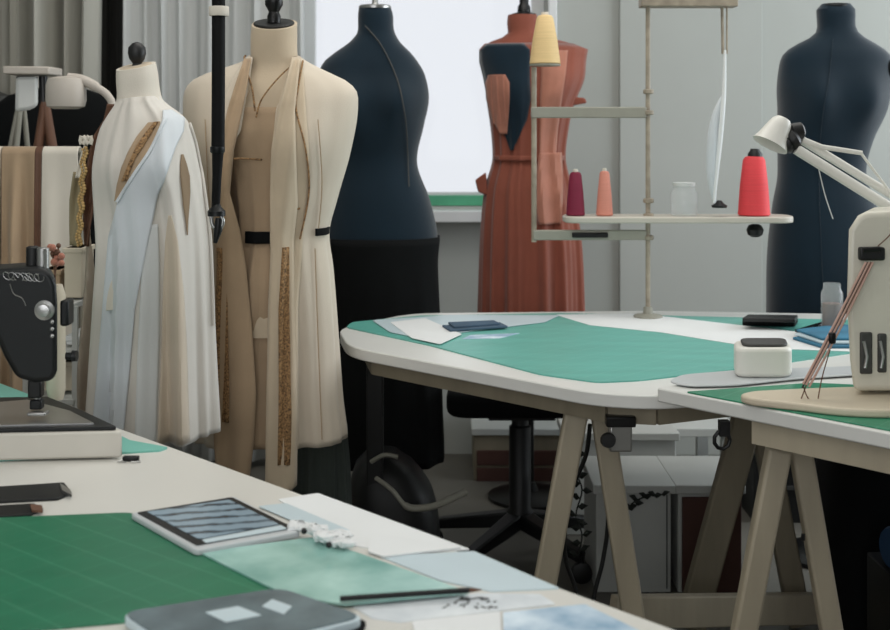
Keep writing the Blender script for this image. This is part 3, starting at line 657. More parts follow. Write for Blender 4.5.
# pale teal board and papers right of the tablet
tag(sheet('pattern_board', [(200, 552), (312, 537), (345, 548), (470, 592), (345, 604), (290, 596), (262, 583)], mat('teal_acetate_with_glare', S(120, 176, 166), .18, var=.16, scale=9, color2=S(168, 204, 196)), '', '', .0035, .002), 'pale teal glossy pattern board to the right of the tablet', 'board')  # pale mottling puts the glare on the board into its colour
tag(sheet('paper_sheet', [(278, 499), (318, 493), (470, 549), (402, 553), (352, 545)], M['paper'], '', '', 0, .0015), 'long white paper along the table edge behind the tablet', 'paper')
tag(sheet('paper_sheet', [(258, 506), (286, 503), (350, 530), (330, 536)], M['paperb'], '', '', .0016, .001), 'narrow blue grey tracing paper strip behind the tablet', 'paper')
tag(sheet('paper_sheet', [(370, 534), (400, 537), (462, 547), (384, 556), (368, 551)], M['paper'], '', '', .0018, .002), 'small bright white paper rectangle at the table edge', 'paper')
tag(sheet('paper_sheet', [(380, 556), (474, 551), (560, 588), (492, 591), (440, 580)], M['paperb'], '', '', .0, .0015), 'pale blue tracing sheet right of the teal pattern board', 'paper')
tag(sheet('paper_sheet', [(352, 606), (480, 593), (540, 594), (556, 604), (400, 622), (372, 618)], M['paperw'], '', '', .0, .001), 'pencil sketched paper in front of the teal pattern board', 'paper')
tag(sheet('paper_sheet', [(412, 621), (500, 611), (502, 650), (420, 655)], M['paper'], '', '', .0012, .001), 'plain white sheet at the bottom edge, beside the blue drawing', 'paper')
tag(sheet('paper_sheet', [(503, 612), (585, 604), (655, 638), (600, 660), (504, 650)], M['bluepap'], '', '', .0012, .001), 'paper with a blue painted drawing at the bottom edge', 'paper')
a = T(340, 601, Z0+.008); b = T(478, 592, Z0+.008)
t = thing('pencil', 'long dark pencil lying in front of the teal pattern board', 'pencil', (a[0], a[1], Z0))
MB().tube([(a[0], a[1], Z0+.0105), (b[0]-.01, b[1]-.001, Z0+.0105)], .0032, 6).build('shaft', M['black'], t)
MB().tube([(b[0]-.01, b[1]-.001, Z0+.0105), (b[0]+.004, b[1], Z0+.0105)], [.0032, .0006], 6).build('tip', M['brown'], t)
# pencil scribble marks on the sketch paper
rnd = random.Random(3)
mb = MB()
for k in range(26):
    px = rnd.uniform(445, 495); py = 600+rnd.uniform(-3, 7); q = T(px, py, Z0+.002); q2 = T(px+rnd.uniform(-12, 12), py+rnd.uniform(-2, 2), Z0+.002)
    mb.beam((q[0], q[1], Z0+.0014), (q2[0], q2[1], Z0+.0014), .0012, .0008)
tag(mb.build('pencil_sketch', M['grey_dark'], None), 'dark pencil scribble on the sketched paper near the pencil', 'drawing', kind='stuff')
# crumpled tissue
mb = MB(); rnd = random.Random(5)
for k in range(26):
    px = 288+rnd.uniform(0, 62); py = 527+(px-288)*.30+rnd.uniform(-5, 5); q = T(px, py, Z0+.010)
    r_ = rnd.uniform(.004, .009); k0 = len(mb.v)
    mb.ball((q[0], q[1], Z0+.012+rnd.uniform(0, .004)), r_, 7, 5, (rnd.uniform(1, 2.2), rnd.uniform(.8, 1.5), .7))
    for v in mb.v[k0:]: v += Vector((rnd.uniform(-1, 1), rnd.uniform(-1, 1), rnd.uniform(-1, 1)))*r_*.28
o = mb.build('crumpled_tissue', M['paper']); tag(o, 'crumpled white tissue scraps at the corner of the tablet', 'tissue')
o['kind'] = 'stuff'
for px, py in ((304, 531), (329, 545)):
    q = T(px, py, Z0+.02); tag(MB().ball((q[0], q[1], Z0+.020), .004, 10, 7).build('bead', M['blackp']), 'tiny black bead on the white tissue, '+('left' if px < 310 else 'right')+' one of two', 'bead')
# black tools at the left
def tool(pix, label, name='tool_case'):
    c = T(pix[0][0], pix[0][1], Z0); t = thing(name, label, 'case', (c[0], c[1], Z0))
    slab('tray', pix, Z0, .004, M['black'], t, .001, .004)
    return t
t = tool([(-60, 490), (64, 482), (72, 492), (58, 498), (-60, 504)], 'larger black tool case lying on the white table at far left')
slab('clasp', [(60, 483), (70, 489), (72, 495), (62, 490)], Z0+.004, .004, M['steel'], t, 0, .002)
t = tool([(-60, 508), (34, 503), (44, 508), (30, 514), (-60, 520)], 'smaller black tool case nearest the dark green mat')
slab('clasp', [(30, 504), (42, 505), (43, 511), (32, 510)], Z0+.004, .003, M['brown'], t, 0, .002)
t = thing('paper_clip', 'small dark binder clip on the white table behind the tablet', 'clip', (*T(131, 461, Z0), Z0))
q = T(131, 461, Z0); MB().box((q[0], q[1], Z0+.004), (.026, .010, .008)).build('clip_body', M['blackm'], t, bevel=.002)
for s in (-1, 1): MB().tube([(q[0]-.008*s, q[1], Z0+.002), (q[0]-.018*s, q[1]-.012, Z0+.002), (q[0]-.004*s, q[1]-.014, Z0+.002)], .0012, 6).build('wire_arm', M['steel'], t)

# ------------------------------------------------------------------ black sewing machine at the left
zb = Z0+.003
t = thing('sewing_machine', 'black vintage sewing machine on an off white base at the left edge', 'sewing machine', (-.72, 2.05, zb))
base = [(-1.25, 1.90), (-.514, 1.972), (-.60, 2.085), (-.70, 2.20), (-1.26, 2.16)]
o = MB().prism(base, zb, zb+.043).build('base', M['base_w'], t, bevel=.004); o['label'] = 'off white base'
ins = [(-1.25, 1.905), (-.525, 1.975), (-.61, 2.085), (-.705, 2.195), (-1.26, 2.155)]
MB().prism(ins, zb+.043, zb+.050).build('bed', M['black'], t, bevel=.002)
o = MB().prism([(-.80, 1.965), (-.565, 1.988), (-.63, 2.075), (-.73, 2.16), (-.82, 2.12)], zb+.050, zb+.052).build('needle_plate', M['steel'], t); o['label'] = 'steel needle plate'
dS = 2.03; zt_ = zb+.05
# head and arm outline extruded in depth
out = [(-190, 282), (-90, 272), (0, 267), (50, 264), (60, 270), (65, 282), (66, 300), (66, 366), (62, 376), (44, 378), (26, 373), (14, 352), (6, 334), (-8, 324), (-60, 318), (-110, 322), (-128, 345), (-135, 380), (-140, 424), (-215, 424), (-210, 320)]
pts = [P(x, y, dS) for x, y in out]; n_ = len(pts)
vs = [Vector((p.x, dS-.045, p.z)) for p in pts]+[Vector((p.x-.030, dS+.045, p.z)) for p in pts]
MB().add(vs, [tuple(range(n_)), tuple(range(2*n_-1, n_-1, -1))]+[(i, n_+i, n_+(i+1) % n_, (i+1) % n_) for i in range(n_)]).build('arm', M['black'], t, bevel=.014, seg=4)
yf = dS-.047
def Q(px, py, y): return P(px, py, y)
MB().tube([Q(37, 372, dS), Q(37, 408, dS)], .006, 12).build('needle_bar', M['steel'], t)
MB().box(Q(36, 388, dS), (.022, .02, .03)).build('presser_bar', M['blackm'], t, bevel=.003)
MB().box(Q(37, 404, dS-.005), (.020, .018, .016)).build('needle_clamp', M['black'], t, bevel=.003)
MB().box(Q(38, 413, dS-.012), (.030, .022, .006)).build('presser_foot', M['steel'], t, bevel=.002)
MB().lathe(Q(45, 310, yf+.004), [(.016, 0), (.016, .004), (.011, .006), (.010, .012), (.004, .013)], 24, axis=(0, -1, 0)).build('tension_dial', M['steel'], t)
MB().box(Q(67, 312, dS-.01), (.014, .035, .042)).build('face_plate', M['black'], t, bevel=.004)
MB().lathe(Q(66, 356, dS-.01), [(.006, 0), (.006, .008), (.009, .010), (.009, .018)], 16, axis=(1, 0, 0)).build('foot_lever', M['black'], t)
MB().lathe(Q(33, 268, dS), [(.011, 0), (.011, .034), (.007, .036)], 18).build('spool_pin', M['blackp'], t)
MB().lathe(Q(43, 268, dS-.01), [(.010, 0), (.010, .032), (.006, .034)], 18).build('spool_pin', M['steel'], t)
MB().lathe(P(-215, 330, dS), [(.05, 0), (.06, .005), (.06, .02), (.02, .024)], 32, axis=(-1, 0, 0)).build('handwheel', M['black'], t)
# gilt ornament on the arm
mb = MB(); rnd = random.Random(9)
for k in range(7):
    x0 = 8+k*5.2; cpts = [Q(x0+5*math.cos(a*.7+k), 276+4*math.sin(a*.8+k)+k*.3, yf+.0005) for a in range(8)]
    mb.tube(cpts, .0006, 5)
mb.tube(curve([Q(10, 284, yf+.0005), Q(14, 294, yf+.0005), Q(22, 298, yf+.0005), Q(26, 306, yf+.0005)], 5), .0007, 5)
for k in range(3): mb.ball(Q(52, 322+k*7, yf), .0035, 10, 6)
o = mb.build('ornament', M['steel'], t); o['label'] = 'worn pale scroll ornament'
# dried flowers beyond the machine
mb = MB(); rnd = random.Random(2)
t = thing('dried_flowers', 'small bunch of dried pink flowers behind the black machine', 'flowers', P(56, 290, 2.4))
for k in range(9):
    p = P(56+rnd.uniform(-6, 6), 256+rnd.uniform(-9, 8), 2.4+rnd.uniform(-.02, .02)); mb.ball(p, rnd.uniform(.006, .010), 8, 6)
mb.build('blossom', M['rust2'], t)
mb = MB()
for k in range(5):
    p = P(54+rnd.uniform(-5, 5), 250+rnd.uniform(-6, 4), 2.4); mb.tube([P(55, 300, 2.4), P(55, 275, 2.4), p], .0016, 5); mb.ball(p, .005, 8, 5)
mb.build('stem', M['brown'], t)
c = P(56, 286, 2.4); MB().lathe((c.x, c.y, Z0+.003), [(.014, 0), (.018, .02), (.018, c.z-Z0-.02), (.012, c.z-Z0)], 20).build('vase', M['cream_box'], t)

# ------------------------------------------------------------------ left background: rack, lamps, cloths
dK = 3.3
t = thing('garment_rail', 'low grey metal rail holding draped cloths behind the leftmost form', 'rail', (P(20, 0, dK)[0], dK, 0))
MB().tube([P(-120, 152, dK), P(84, 152, dK)], .009, 12).build('crossbar', M['greyp'], t)
for px in (-118, 82):
    p = P(px, 152, dK); MB().tube([p, (p.x, p.y, .03)], .009, 12).build('upright', M['greyp'], t)
    MB().box((p.x, p.y, .015), (.04, .5, .03)).build('foot', M['greyp'], t, bevel=.004)
def hung(px0, px1, m, label, seed, py1=420, amp=.010, name='draped_cloth', y_=None, top=150, n=4, dd=0):
    dK_ = dK+dd
    a = P(px0, top, dK_); b = P(px1, top, dK_); zb_ = P(0, py1, dK_).z
    rnd = random.Random(seed); ph = rnd.uniform(0, 6); N = 40; vs = []; prof = []
    for k in range(13):        # over the rail: front drop, round the bar, back drop
        s = k/12
        prof.append(s)
    for j in range(31):
        if j < 20: z = zb_+(a.z-.012-zb_)*j/19; y = dK_-.020
        elif j < 25: an = PI*(j-20+.5)/5; z = a.z-.010+.020*math.sin(an); y = dK_-.020*math.cos(an)
        else: z = a.z-.012-(a.z-zb_)*.8*(j-24)/6; y = dK_+.020
        fr = min(1, abs(a.z-z)/.25)
        for i in range(N+1):
            u_ = i/N; w_ = amp*fr*(math.sin(2*PI*n*u_+ph+z*2)+.5*math.sin(2*PI*n*1.7*u_+ph*2))
            vs.append((a.x+(b.x-a.x)*u_, y+(w_ if y > dK_ else w_)-(.01*fr if y < dK_ else -.01*fr), z))
    fs = [(j*(N+1)+i, j*(N+1)+i+1, (j+1)*(N+1)+i+1, (j+1)*(N+1)+i) for j in range(30) for i in range(N)]
    tag(MB().add(vs, fs).build(name, m, None, solid=.003, angle=80), label, 'cloth')
hung(-110, 3, M['linen_pale'], 'pale cream cloth at the frame edge on the low rail', 1)
hung(4, 37, M['tan'], 'tan cloth with soft folds draped over the low rail', 2, n=1.2, amp=.018)
hung(37.5, 44, M['brown'], 'narrow brown strip hanging over the low rail between two cloths', 3, n=1, amp=.002, name='ribbon')
hung(44.5, 80, M['calico'], 'plain off white cloth draped over the low rail, right of the brown strip', 4, n=1, amp=.005)
# dark jackets behind
dJ = 4.15
fJ = Form(dJ, [(86, 50, 78, .04), (92, 20, 96, .06), (100, 0, 112, .08), (130, -6, 116, .11), (200, -8, 116, .12), (360, -10, 118, .13)], fold=.012, k=(9, 14), seed=12)
t = thing('jacket', 'black jacket on a stand behind the low rail, left of the forms', 'jacket', (P(55, 0, dJ)[0], dJ, 0))
fJ.mesh(30, 90).build('jacket_body', M['blackf'], t)
stand(t, P(55, 0, dJ)[0], dJ, fJ.z(358), M['blackm'])
fJ2 = Form(4.42, [(84, -100, -20, .05), (92, -120, 8, .08), (120, -130, 16, .12), (380, -140, 18, .14)], fold=.012, k=(9, 14), seed=13)
t = thing('jacket', 'dark grey jacket on a stand at the far left edge', 'jacket', (P(-50, 0, 4.42)[0], 4.42, 0))
fJ2.mesh(24, 80).build('jacket_body', M['grey_dark'], t)
stand(t, P(-50, 0, 4.42)[0], 4.42, fJ2.z(378), M['blackm'])
# tripod with flat white reflector and grey bag
dT = 3.45
t = thing('tripod_lamp', 'tripod lamp with flat white head and brown wooden legs at upper left', 'lamp', (P(45, 0, dT)[0], dT, 0))
MB().beam(P(10, 71, dT), P(56, 71.5, dT), .12, .022, up=(0, 0, 1)).build('lamp_head', M['lampdim'], t, bevel=.004)
MB().tube([P(43, 76, dT), P(44, 104, dT)], .012, 12).build('stem', M['blackm'], t)
for dx, dy in ((-20, -.10), (22, -.08), (2, .25)):
    p = P(45, 102, dT); q = P(45+dx*3.6, 0, dT); MB().tube([p, (q.x, dT+dy*1.2+.12, 0.0)], [.013, .022], 12).build('leg', M['brown'], t)
t = thing('storage_pouch', 'pale grey cloth pouch hanging from the flat lamp head', 'pouch', P(27, 112, dT-.02))
pts = [(16, 76.5), (38, 76.5), (38, 106), (30, 110), (15, 112)]
vs = [P(x, y, dT-.035) for x, y in pts]+[P(x, y, dT+.01) for x, y in pts]
MB().add(vs, [(4, 3, 2, 1, 0), (5, 6, 7, 8, 9)]+[(i, (i+1) % 5, 5+(i+1) % 5, 5+i) for i in range(5)]).build('pouch_body', M['curtain2'], t, bevel=.01)
MB().box(P(27, 77.5, dT-.012), (.05, .03, .006)).build('pouch_strap', M['grey_dark'], t)
t = thing('desk_lamp', 'bowl shaped white lamp on curved arm, left of the leftmost form', 'lamp', (P(112, 0, 3.1)[0], 3.1, 0))
dL = 3.1
pr = [(.030, -.0), (.046, .006), (.050, .022), (.049, .06), (.044, .076), (.02, .082), (.004, .083)]
MB().lathe(P(66, 109, dL), pr, 32).build('lamp_shade', M['lampdim'], t)
MB().tube(curve([P(68, 78, dL), P(82, 80, dL), (P(96, 87, dL)), P(108, 96, dL), P(113, 110, dL), P(113, 150, dL)], 8), [.013]*17+[.010]*24, 14).build('arm', M['lampdim'], t)
p = P(113, 148, dL); MB().tube([p, (p.x, p.y, .02)], .011, 12).build('pole', M['greyp'], t)
MB().lathe((p.x, p.y, 0), [(.066, 0), (.066, .015), (.02, .025)], 30).build('base', M['greyp'], t)
# tripod legs of light stand at far left
t = thing('light_stand', 'grey metal light stand legs in front of the dark jackets, far left', 'stand', (P(8, 0, 3.6)[0], 3.6, 0))
ap = P(22, 90, 3.6); 
for px, dy in ((-70, -.05), (-10, -.12), (40, .25)):
    q = P(px, 0, 3.6); MB().tube([ap, (q.x, 3.6+dy, 0)], .008, 10).build('leg', M['greyp'], t)
MB().tube([ap+Vector((0, 0, -.02)), ap+Vector((0, 0, .06))], .012, 10).build('collar', M['blackm'], t)
# strap, beads, ribbon bow, olive cloth beside the white dress
dE = 2.80
def strip(rows, d, m, label, cat, name, th=.004, dep=.012):
    vs = []; R = []
    for i in range(len(rows)-1):
        for k in range(8):
            q = k/8; R.append([rows[i][j]*(1-q)+rows[i+1][j]*q for j in range(3)])
    R.append(list(rows[-1])); mm = 6
    for py, l, r in R:
        for k in range(mm+1): u_ = k/mm; p = P(l+(r-l)*u_, py, d); p.y += dep*math.sin(u_*PI*1.5+py*.03); vs.append(p)
    fs = [(j*(mm+1)+i, (j+1)*(mm+1)+i, (j+1)*(mm+1)+i+1, j*(mm+1)+i+1) for j in range(len(R)-1) for i in range(mm)]
    return tag(MB().add(vs, fs).build(name, m, None, solid=th, angle=80), label, cat)
strip([(104, 107, 113), (120, 104, 112), (135, 95, 106), (150, 91, 101), (180, 87, 96), (215, 84, 93), (246, 83, 90)], dE, M['brown'], 'brown leather strap hanging along the left side of the white dress', 'strap', 'strap')
strip([(172, 76, 82), (200, 71, 83), (246, 68, 82)], dE+.06, M['olive'], 'olive cloth strip hanging left of the bead chain', 'cloth', 'hanging_cloth')
strip([(230, 84, 92), (300, 82, 96), (400, 80, 92), (460, 78, 92)], dE+.02, mat('sheer_beige', S(170, 158, 142), .8, var=.08), 'sheer beige ribbon trailing down beside the white dress', 'ribbon', 'hanging_ribbon', dep=.02)
mb = MB()
for k in range(34):
    t_ = k/33; px = 86-6*t_+1.2*math.sin(k); py = 148+t_*96; mb.ball(P(px, py, dE-.02), .0042, 8, 6)
    mb.ball(P(px-3.2, py+1.5, dE-.02), .0036, 8, 6)
tag(mb.build('bead_chain', M['gold']), 'double gold bead chain hanging left of the white dress', 'bead chain', kind='stuff')
t = thing('ribbon_bow', 'small white ribbon bow on top of the gold bead chain', 'bow', P(86, 146, dE-.02))
for s in (-1, 1):
    MB().tube([P(86, 142, dE-.02)+Vector((s*.012*math.sin(a*PI/6)*1.0, 0, .010*math.sin(a*PI/3)+.004)) for a in range(7)], .005, 8).build('loop', M['calico'], t)
strip([(146, 84, 86), (160, 80, 83), (178, 76, 79)], dE-.02, M['calico'], 'thin white ribbon tail below the bow', 'ribbon', 'ribbon_tail', .002, .003)
# shelf trolley with boxes behind black machine
dC = 2.95
t = thing('shelf_trolley', 'white shelf trolley behind the black sewing machine', 'trolley', (P(62, 0, dC)[0], dC, 0))
x0, x1 = P(36, 0, dC).x, P(84, 0, dC).x
for k, py in enumerate((336+12, 300+2, 395, 470)):
    z_ = P(0, py, dC).z; MB().box(((x0+x1)/2, dC, z_), (x1-x0, .16, .014)).build('shelf', M['cabw'], t, bevel=.002)
for xx in (x0, x1):
    for yy in (dC-.07, dC+.07): MB().box((xx, yy, P(0, 302, dC).z/2), (.012, .012, P(0, 302, dC).z)).build('post', M['cabw'], t)
def cbox(px0, px1, py0, py1, d, dep, m, label, name='storage_box'):
    t = thing(name, label, 'box', P((px0+px1)/2, py1, d))
    a = P(px0, py1, d); b = P(px1, py0, d)
    MB().box(((a.x+b.x)/2, d+dep/2, (a.z+b.z)/2), (b.x-a.x, dep, b.z-a.z)).build('box_body', m, t, bevel=.003)
    MB().box(((a.x+b.x)/2, d+dep/2, b.z-.006), (b.x-a.x+.006, dep+.006, .012)).build('lid', m, t, bevel=.002)
cbox(64, 82, 248, 298, dC-.02, .1, M['cream_box'], 'tall cream card box right behind the machine head')
cbox(40, 60, 270, 299, dC, .1, M['tan'], 'tan card box hidden behind the black machine head')
cbox(66, 82, 336, 345, dC-.03, .12, M['paper'], 'flat white box on the trolley right of the machine')
cbox(44, 74, 362, 391, dC-.03, .12, M['cream_box'], 'cream box on the lower trolley shelf, left')
cbox(75, 85, 405, 463, dC-.03, .1, M['blackp'], 'black box on the bottom trolley shelf')

# ------------------------------------------------------------------ hanging black pole before the coat
dP = 2.47
t = thing('hanging_pole', 'slim black pole with metal clamp hanging between white dress and cream coat', 'pole', (P(218, 0, dP)[0], dP, P(0, 244, dP).z))
top = P(218.5, 0, dP)
MB().tube([(top.x, dP, ZC-.012), P(218.5, 60, dP), P(218, 148, dP)], .0135, 16).build('pole_tube', M['matte'], t)
MB().tube([P(218, 146, dP), P(217, 175, dP), P(215.5, 212, dP)], [.0125, .0095, .0085], 16).build('lower_rod', M['matte'], t)
o = MB().lathe(P(219, 16, dP), [(.019, 0), (.020, .002), (.020, .017), (.019, .019)], 20).build('sleeve', M['calico'], t); o['label'] = 'off white sleeve on the pole'
MB().lathe(P(217.5, 153, dP), [(.013, 0), (.015, .003), (.015, .012), (.012, .014)], 18).build('joint', M['black'], t)
MB().lathe(P(216.5, 216, dP), [(.018, 0), (.018, .010), (.010, .018), (.008, .024)], 18).build('clamp_collar', M['black'], t)
MB().tube(curve([P(211, 216, dP), P(213, 226, dP), P(219, 230, dP), P(223, 222, dP), P(221, 216, dP)], 6), .004, 10).build('clamp_ring', M['steel'], t)
MB().tube([P(219, 218, dP), P(218, 230, dP), P(215, 243, dP)], [.007, .009, .004], 12).build('clamp_tip', M['black'], t)
MB().lathe((top.x, dP, ZC-.02), [(.05, 0), (.05, .02)], 24).build('ceiling_plate', M['black'], t)

# ------------------------------------------------------------------ middle table contents
def msheet(name, pix, m, label, cat, lev=0, th=.001, r=.01, z=Z0): return sheet(name, pix, m, label, cat, lev, th, r, z)
msheet('cutting_mat', [(346, 327), (352, 322), (420, 315.5), (560, 313), (860, 320), (900, 345), (760, 366), (640, 380), (598, 382), (540, 374), (430, 345)], M['tmat'], 'large teal cutting mat covering the middle table', 'cutting mat', 0, .003, .02)
msheet('pattern_paper', [(555, 314.5), (640, 313.5), (800, 332), (880, 343), (870, 352), (760, 348), (660, 332), (590, 325)], M['paper'], 'long white pattern paper lying diagonally across the teal mat', 'paper', .0032, .001, .01)
msheet('pattern_paper', [(372, 320), (450, 314.8), (560, 315), (545, 322), (470, 331), (420, 338), (390, 332)], M['paperb'], 'pale blue pattern paper at the left end of the teal mat', 'paper', .0045, .001, .01)
msheet('pattern_paper', [(390, 322), (425, 318), (462, 334), (440, 344), (412, 338)], M['paper'], 'white paper triangle on the left corner of the middle table', 'paper', .0058, .001, .008)
t = thing('fabric_swatch', 'dark blue grey fabric swatch folded on the middle table near its left end', 'fabric', (*T(472, 325, Z0), Z0+.0068))
for k, pix in enumerate(([(442, 325), (500, 322), (508, 326), (450, 330)], [(448, 322), (494, 320), (500, 323), (454, 326.5)])):
    slab('fold', pix, Z0+.0068+.005*k, .005, mat('slate_cloth', S(62, 84, 104), .8, var=.2), t, .001, .004)
msheet('fabric_piece', [(470, 335), (520, 333), (500, 338), (462, 339)], M['bluepap'], 'blue toned fabric piece in front of the folded dark swatch', 'fabric', .0032, .001, .004)
t = thing('folded_cloth', 'blue cloth folded by the ivory machine on the middle table', 'cloth', (*T(830, 342, Z0), Z0+.003))
for k in range(3): slab('fold', [(792+2*k, 337-4*k), (838, 332-4*k), (872, 334-4*k), (868, 346-4*k), (822, 346-4*k)], Z0+.0045+.006*k, .006, M['blue'] if k != 1 else M['paperb'], t, .002, .006)
t = thing('fabric_shears', 'dark shears lying behind the folded blue cloth', 'shears', (*T(818, 325, Z0), Z0+.004))
a = T(800, 331, Z0+.02); b = T(845, 318, Z0+.02)
MB().beam((a[0], a[1], Z0+.012), (b[0], b[1], Z0+.012), .02, .006, w1=.004).build('blade', M['blackm'], t)
MB().beam((a[0], a[1]+.01, Z0+.018), (b[0], b[1]+.03, Z0+.018), .02, .006, w1=.004).build('blade', M['blackm'], t)
t = thing('storage_case', 'flat black case lying at the far edge of the middle table', 'case', (*T(765, 317, Z0), Z0+.004))
for k_, pix in enumerate(([(742, 318), (795, 319), (798, 315), (748, 314.3)],)):
    slab('case_body', pix, Z0+.0045, .020, M['matte'], t, .003, .006)
    slab('case_lid', pix, Z0+.0245, .010, M['blackp'], t, .002, .006)
t = thing('glass_jar', 'small glass jar with brown contents left of the ivory machine', 'jar', P(832, 328, 3.2))
cj = P(832, 328, 3.2); zj = Z0+.0045
MB().lathe((cj.x, 3.2, zj), [(.026, 0), (.028, .004), (.028, .10), (.022, .112), (.022, .125)], 24).build('jar_body', M['jar'], t)
MB().lathe((cj.x, 3.2, zj+.003), [(.024, 0), (.024, .07), (.002, .072)], 20).build('contents', M['brown'], t)
# white container with dark lid
dW = 2.62
a = T(735, 382, Z0); zb_ = Z0+.001
t = thing('tool_caddy', 'white rounded container with dark padded top near the ivory machine', 'container', (P(762, 0, 2.45)[0], 2.45, ZRT+.0075))
x0, x1 = P(735, 0, 2.43).x, P(793, 0, 2.43).x
body = roundpoly([(x0, 2.43), (x1, 2.43), (x1+.02, 2.53), (x0+.02, 2.53)], .03, 6)
MB().prism(body, ZRT+.0075, ZRT+.066).build('body', M['lampw'], t, bevel=.008, seg=3)
MB().prism(roundpoly([(x0+.018, 2.442), (x1-.006, 2.442), (x1+.010, 2.518), (x0+.03, 2.518)], .022, 6), ZRT+.066, ZRT+.072).build('padded_top', M['grey_dark'], t, bevel=.004)
# base under it so it rests on the tables: pale oval pressing board
pb = [T(x, y, ZRT) for x, y in [(668, 385), (680, 378), (740, 373), (860, 369), (880, 376), (800, 381), (735, 388), (690, 389)]]
tag(MB().prism(roundpoly(pb, .03, 6), ZRT+.0032, ZRT+.0072).build('pressing_board', M['tabw'], None, bevel=.003), 'pale grey oval pressing board under the white container', 'board')

# right table: mat, oval plate, ivory machine
mp = [A+uR*.0+vR*.09+Vector((.03, -.01)), A+uR*1.2+vR*.09, A+uR*1.2+vR*.6, A+uR*.02+vR*.6]
mp = [Vector(T(686, 393, ZRT)), Vector(T(890, 431.5, ZRT)), Vector(T(1200, 480, ZRT)), Vector(T(1150, 400, ZRT)), Vector(T(812, 384, ZRT))]
tag(MB().prism(roundpoly([tuple(v) for v in mp], .006), ZRT, ZRT+.003).build('cutting_mat', M['gmat2'], None, bevel=.001), 'green cutting mat on the right table under the ivory machine', 'cutting mat')
zp = ZRT+.004
t = thing('overlock_machine', 'ivory overlock machine with oval beige bed at the right edge', 'sewing machine', (.9, 2.28, zp))
pl = [T(x, y, zp+.014) for x, y in [(738, 394), (752, 390.5), (800, 388), (860, 386), (960, 387), (1010, 398), (960, 408), (880, 410), (838, 408), (790, 402), (752, 398)]]
o = MB().prism(roundpoly(pl, .03, 5), zp-.0008, zp+.014).build('bed', M['plate'], t, bevel=.005, seg=4); o['label'] = 'smooth beige oval bed'
dV = 2.22
out = [(857, 216), (866, 211.5), (900, 210), (1010, 212), (1030, 225), (1030, 392), (853, 392), (849, 360), (846, 300), (848, 230)]
pts = [P(x, y, dV-.0) for x, y in out]; n_ = len(pts)
zmin = zp+.013
vs = [Vector((p.x, dV, max(p.z, zmin))) for p in pts]+[Vector((p.x+.062, dV+.13, max(p.z, zmin))) for p in pts]
MB().add(vs, [tuple(range(n_))[::-1], tuple(range(n_, 2*n_))]+[(i, (i+1) % n_, n_+(i+1) % n_, n_+i) for i in range(n_)]).build('housing', M['machw'], t, bevel=.012, seg=4)
yv = dV-.002
MB().box(P(871, 253.5, yv), (.046, .02, .024)).build('thread_guide', M['blackp'], t, bevel=.004)
MB().tube([P(863, 250, yv-.012), P(880, 249, yv-.012)], .005, 10).build('guide_roller', M['blackm'], t)
for (x, y, w_, h_) in ((866, 353, .022, .075), (882, 353, .016, .070)):
    o = MB().box(P(x, y, yv), (w_, .008, h_)).build('slot_plate', M['grey_dark'], t, bevel=.003)
    MB().tube([P(x-2, y-12, yv-.006), P(x+1, y+4, yv-.006), P(x-1, y+15, yv-.006)], .003, 8).build('lever', M['steel'], o)
# threads
t = thing('sewing_threads', 'bundle of pink and dark threads drawn from the ivory machine to its bed', 'thread', P(805, 392, 2.24))
for k, (x0_, x1_, m) in enumerate(((866, 803, 'pink_thread'), (869, 806, 'pink_thread'), (871, 806, 'brown'), (873, 809, 'pink_thread'), (868, 802, 'blackm'))):
    MB().tube(curve([P(x0_, 262, yv-.012), P((x0_*1+x1_)/2+1, 322+k, 2.205), P(x1_, 384+k, 2.19)], 6), .0022 if m == 'pink_thread' else .0014, 7).build('thread', M[m], t)
for pts in ([(803, 385), (808, 398), (818, 404)], [(806, 386), (800, 402)], [(830, 350), (822, 378), (817, 405)], [(878, 246), (892, 232), (905, 205)]):
    MB().tube(curve([P(x, y, 2.195) for x, y in pts], 5), .0011, 6).build('thread', M['brown'], t)
MB().box(P(832, 338, 2.2), (.012, .012, .02)).build('thread_clip', M['blackm'], t, bevel=.003)

# white desk lamp with arms
dQ = 2.42
t = thing('desk_lamp', 'white jointed desk lamp reaching in from the right above the ivory machine', 'lamp', (P(1010, 0, dQ+.2)[0], dQ+.2, ZRT))
hd = P(788, 140, dQ)
ax = (P(762, 142, dQ)-P(792, 128, dQ)).normalized()
# shade: lathe along a slanted axis pointing down left
axs = Vector((-.46, -.12, -.80)).normalized()
MB().lathe(P(782, 122, dQ), [(.004, -.008), (.014, -.007), (.020, 0), (.024, .012), (.031, .040), (.036, .052), (.034, .052), (.024, .038), (.002, .034)], 32, axis=axs).build('lamp_shade', M['lampw'], t)
MB().lathe(P(783, 145, dQ-.005), [(.018, -.002), (.022, .004), (.022, .010), (.019, .012), (.022, .016), (.022, .026), (.016, .032)], 24, axis=(1, 0, .62)).build('joint', M['blackp'], t)
MB().lathe(P(789, 133, dQ), [(.012, 0), (.018, .006), (.016, .026), (.010, .03)], 20, axis=(.9, 0, .2)).build('joint_knob', M['blackp'], t)
MB().tube([P(796, 149, dQ-.012), P(900, 214, dQ-.012), P(1000, 277, dQ-.012)], .0105, 16).build('arm_bar', M['lampw'], t)
MB().tube([P(800, 139, dQ+.01), P(900, 200, dQ+.01), P(1000, 262, dQ+.01)], .0085, 16).build('arm_bar', M['lampw'], t)
MB().tube([P(802, 140, dQ), P(822, 147, dQ), P(862, 153, dQ)], [.007, .005, .0045], 12).build('spring_arm', M['lampw'], t)
MB().tube([P(861, 153, dQ), P(872, 168, dQ), P(900, 205, dQ), P(960, 245, dQ)], .0028, 8).build('tension_wire', M['lampw'], t)
el = P(1000, 270, dQ)
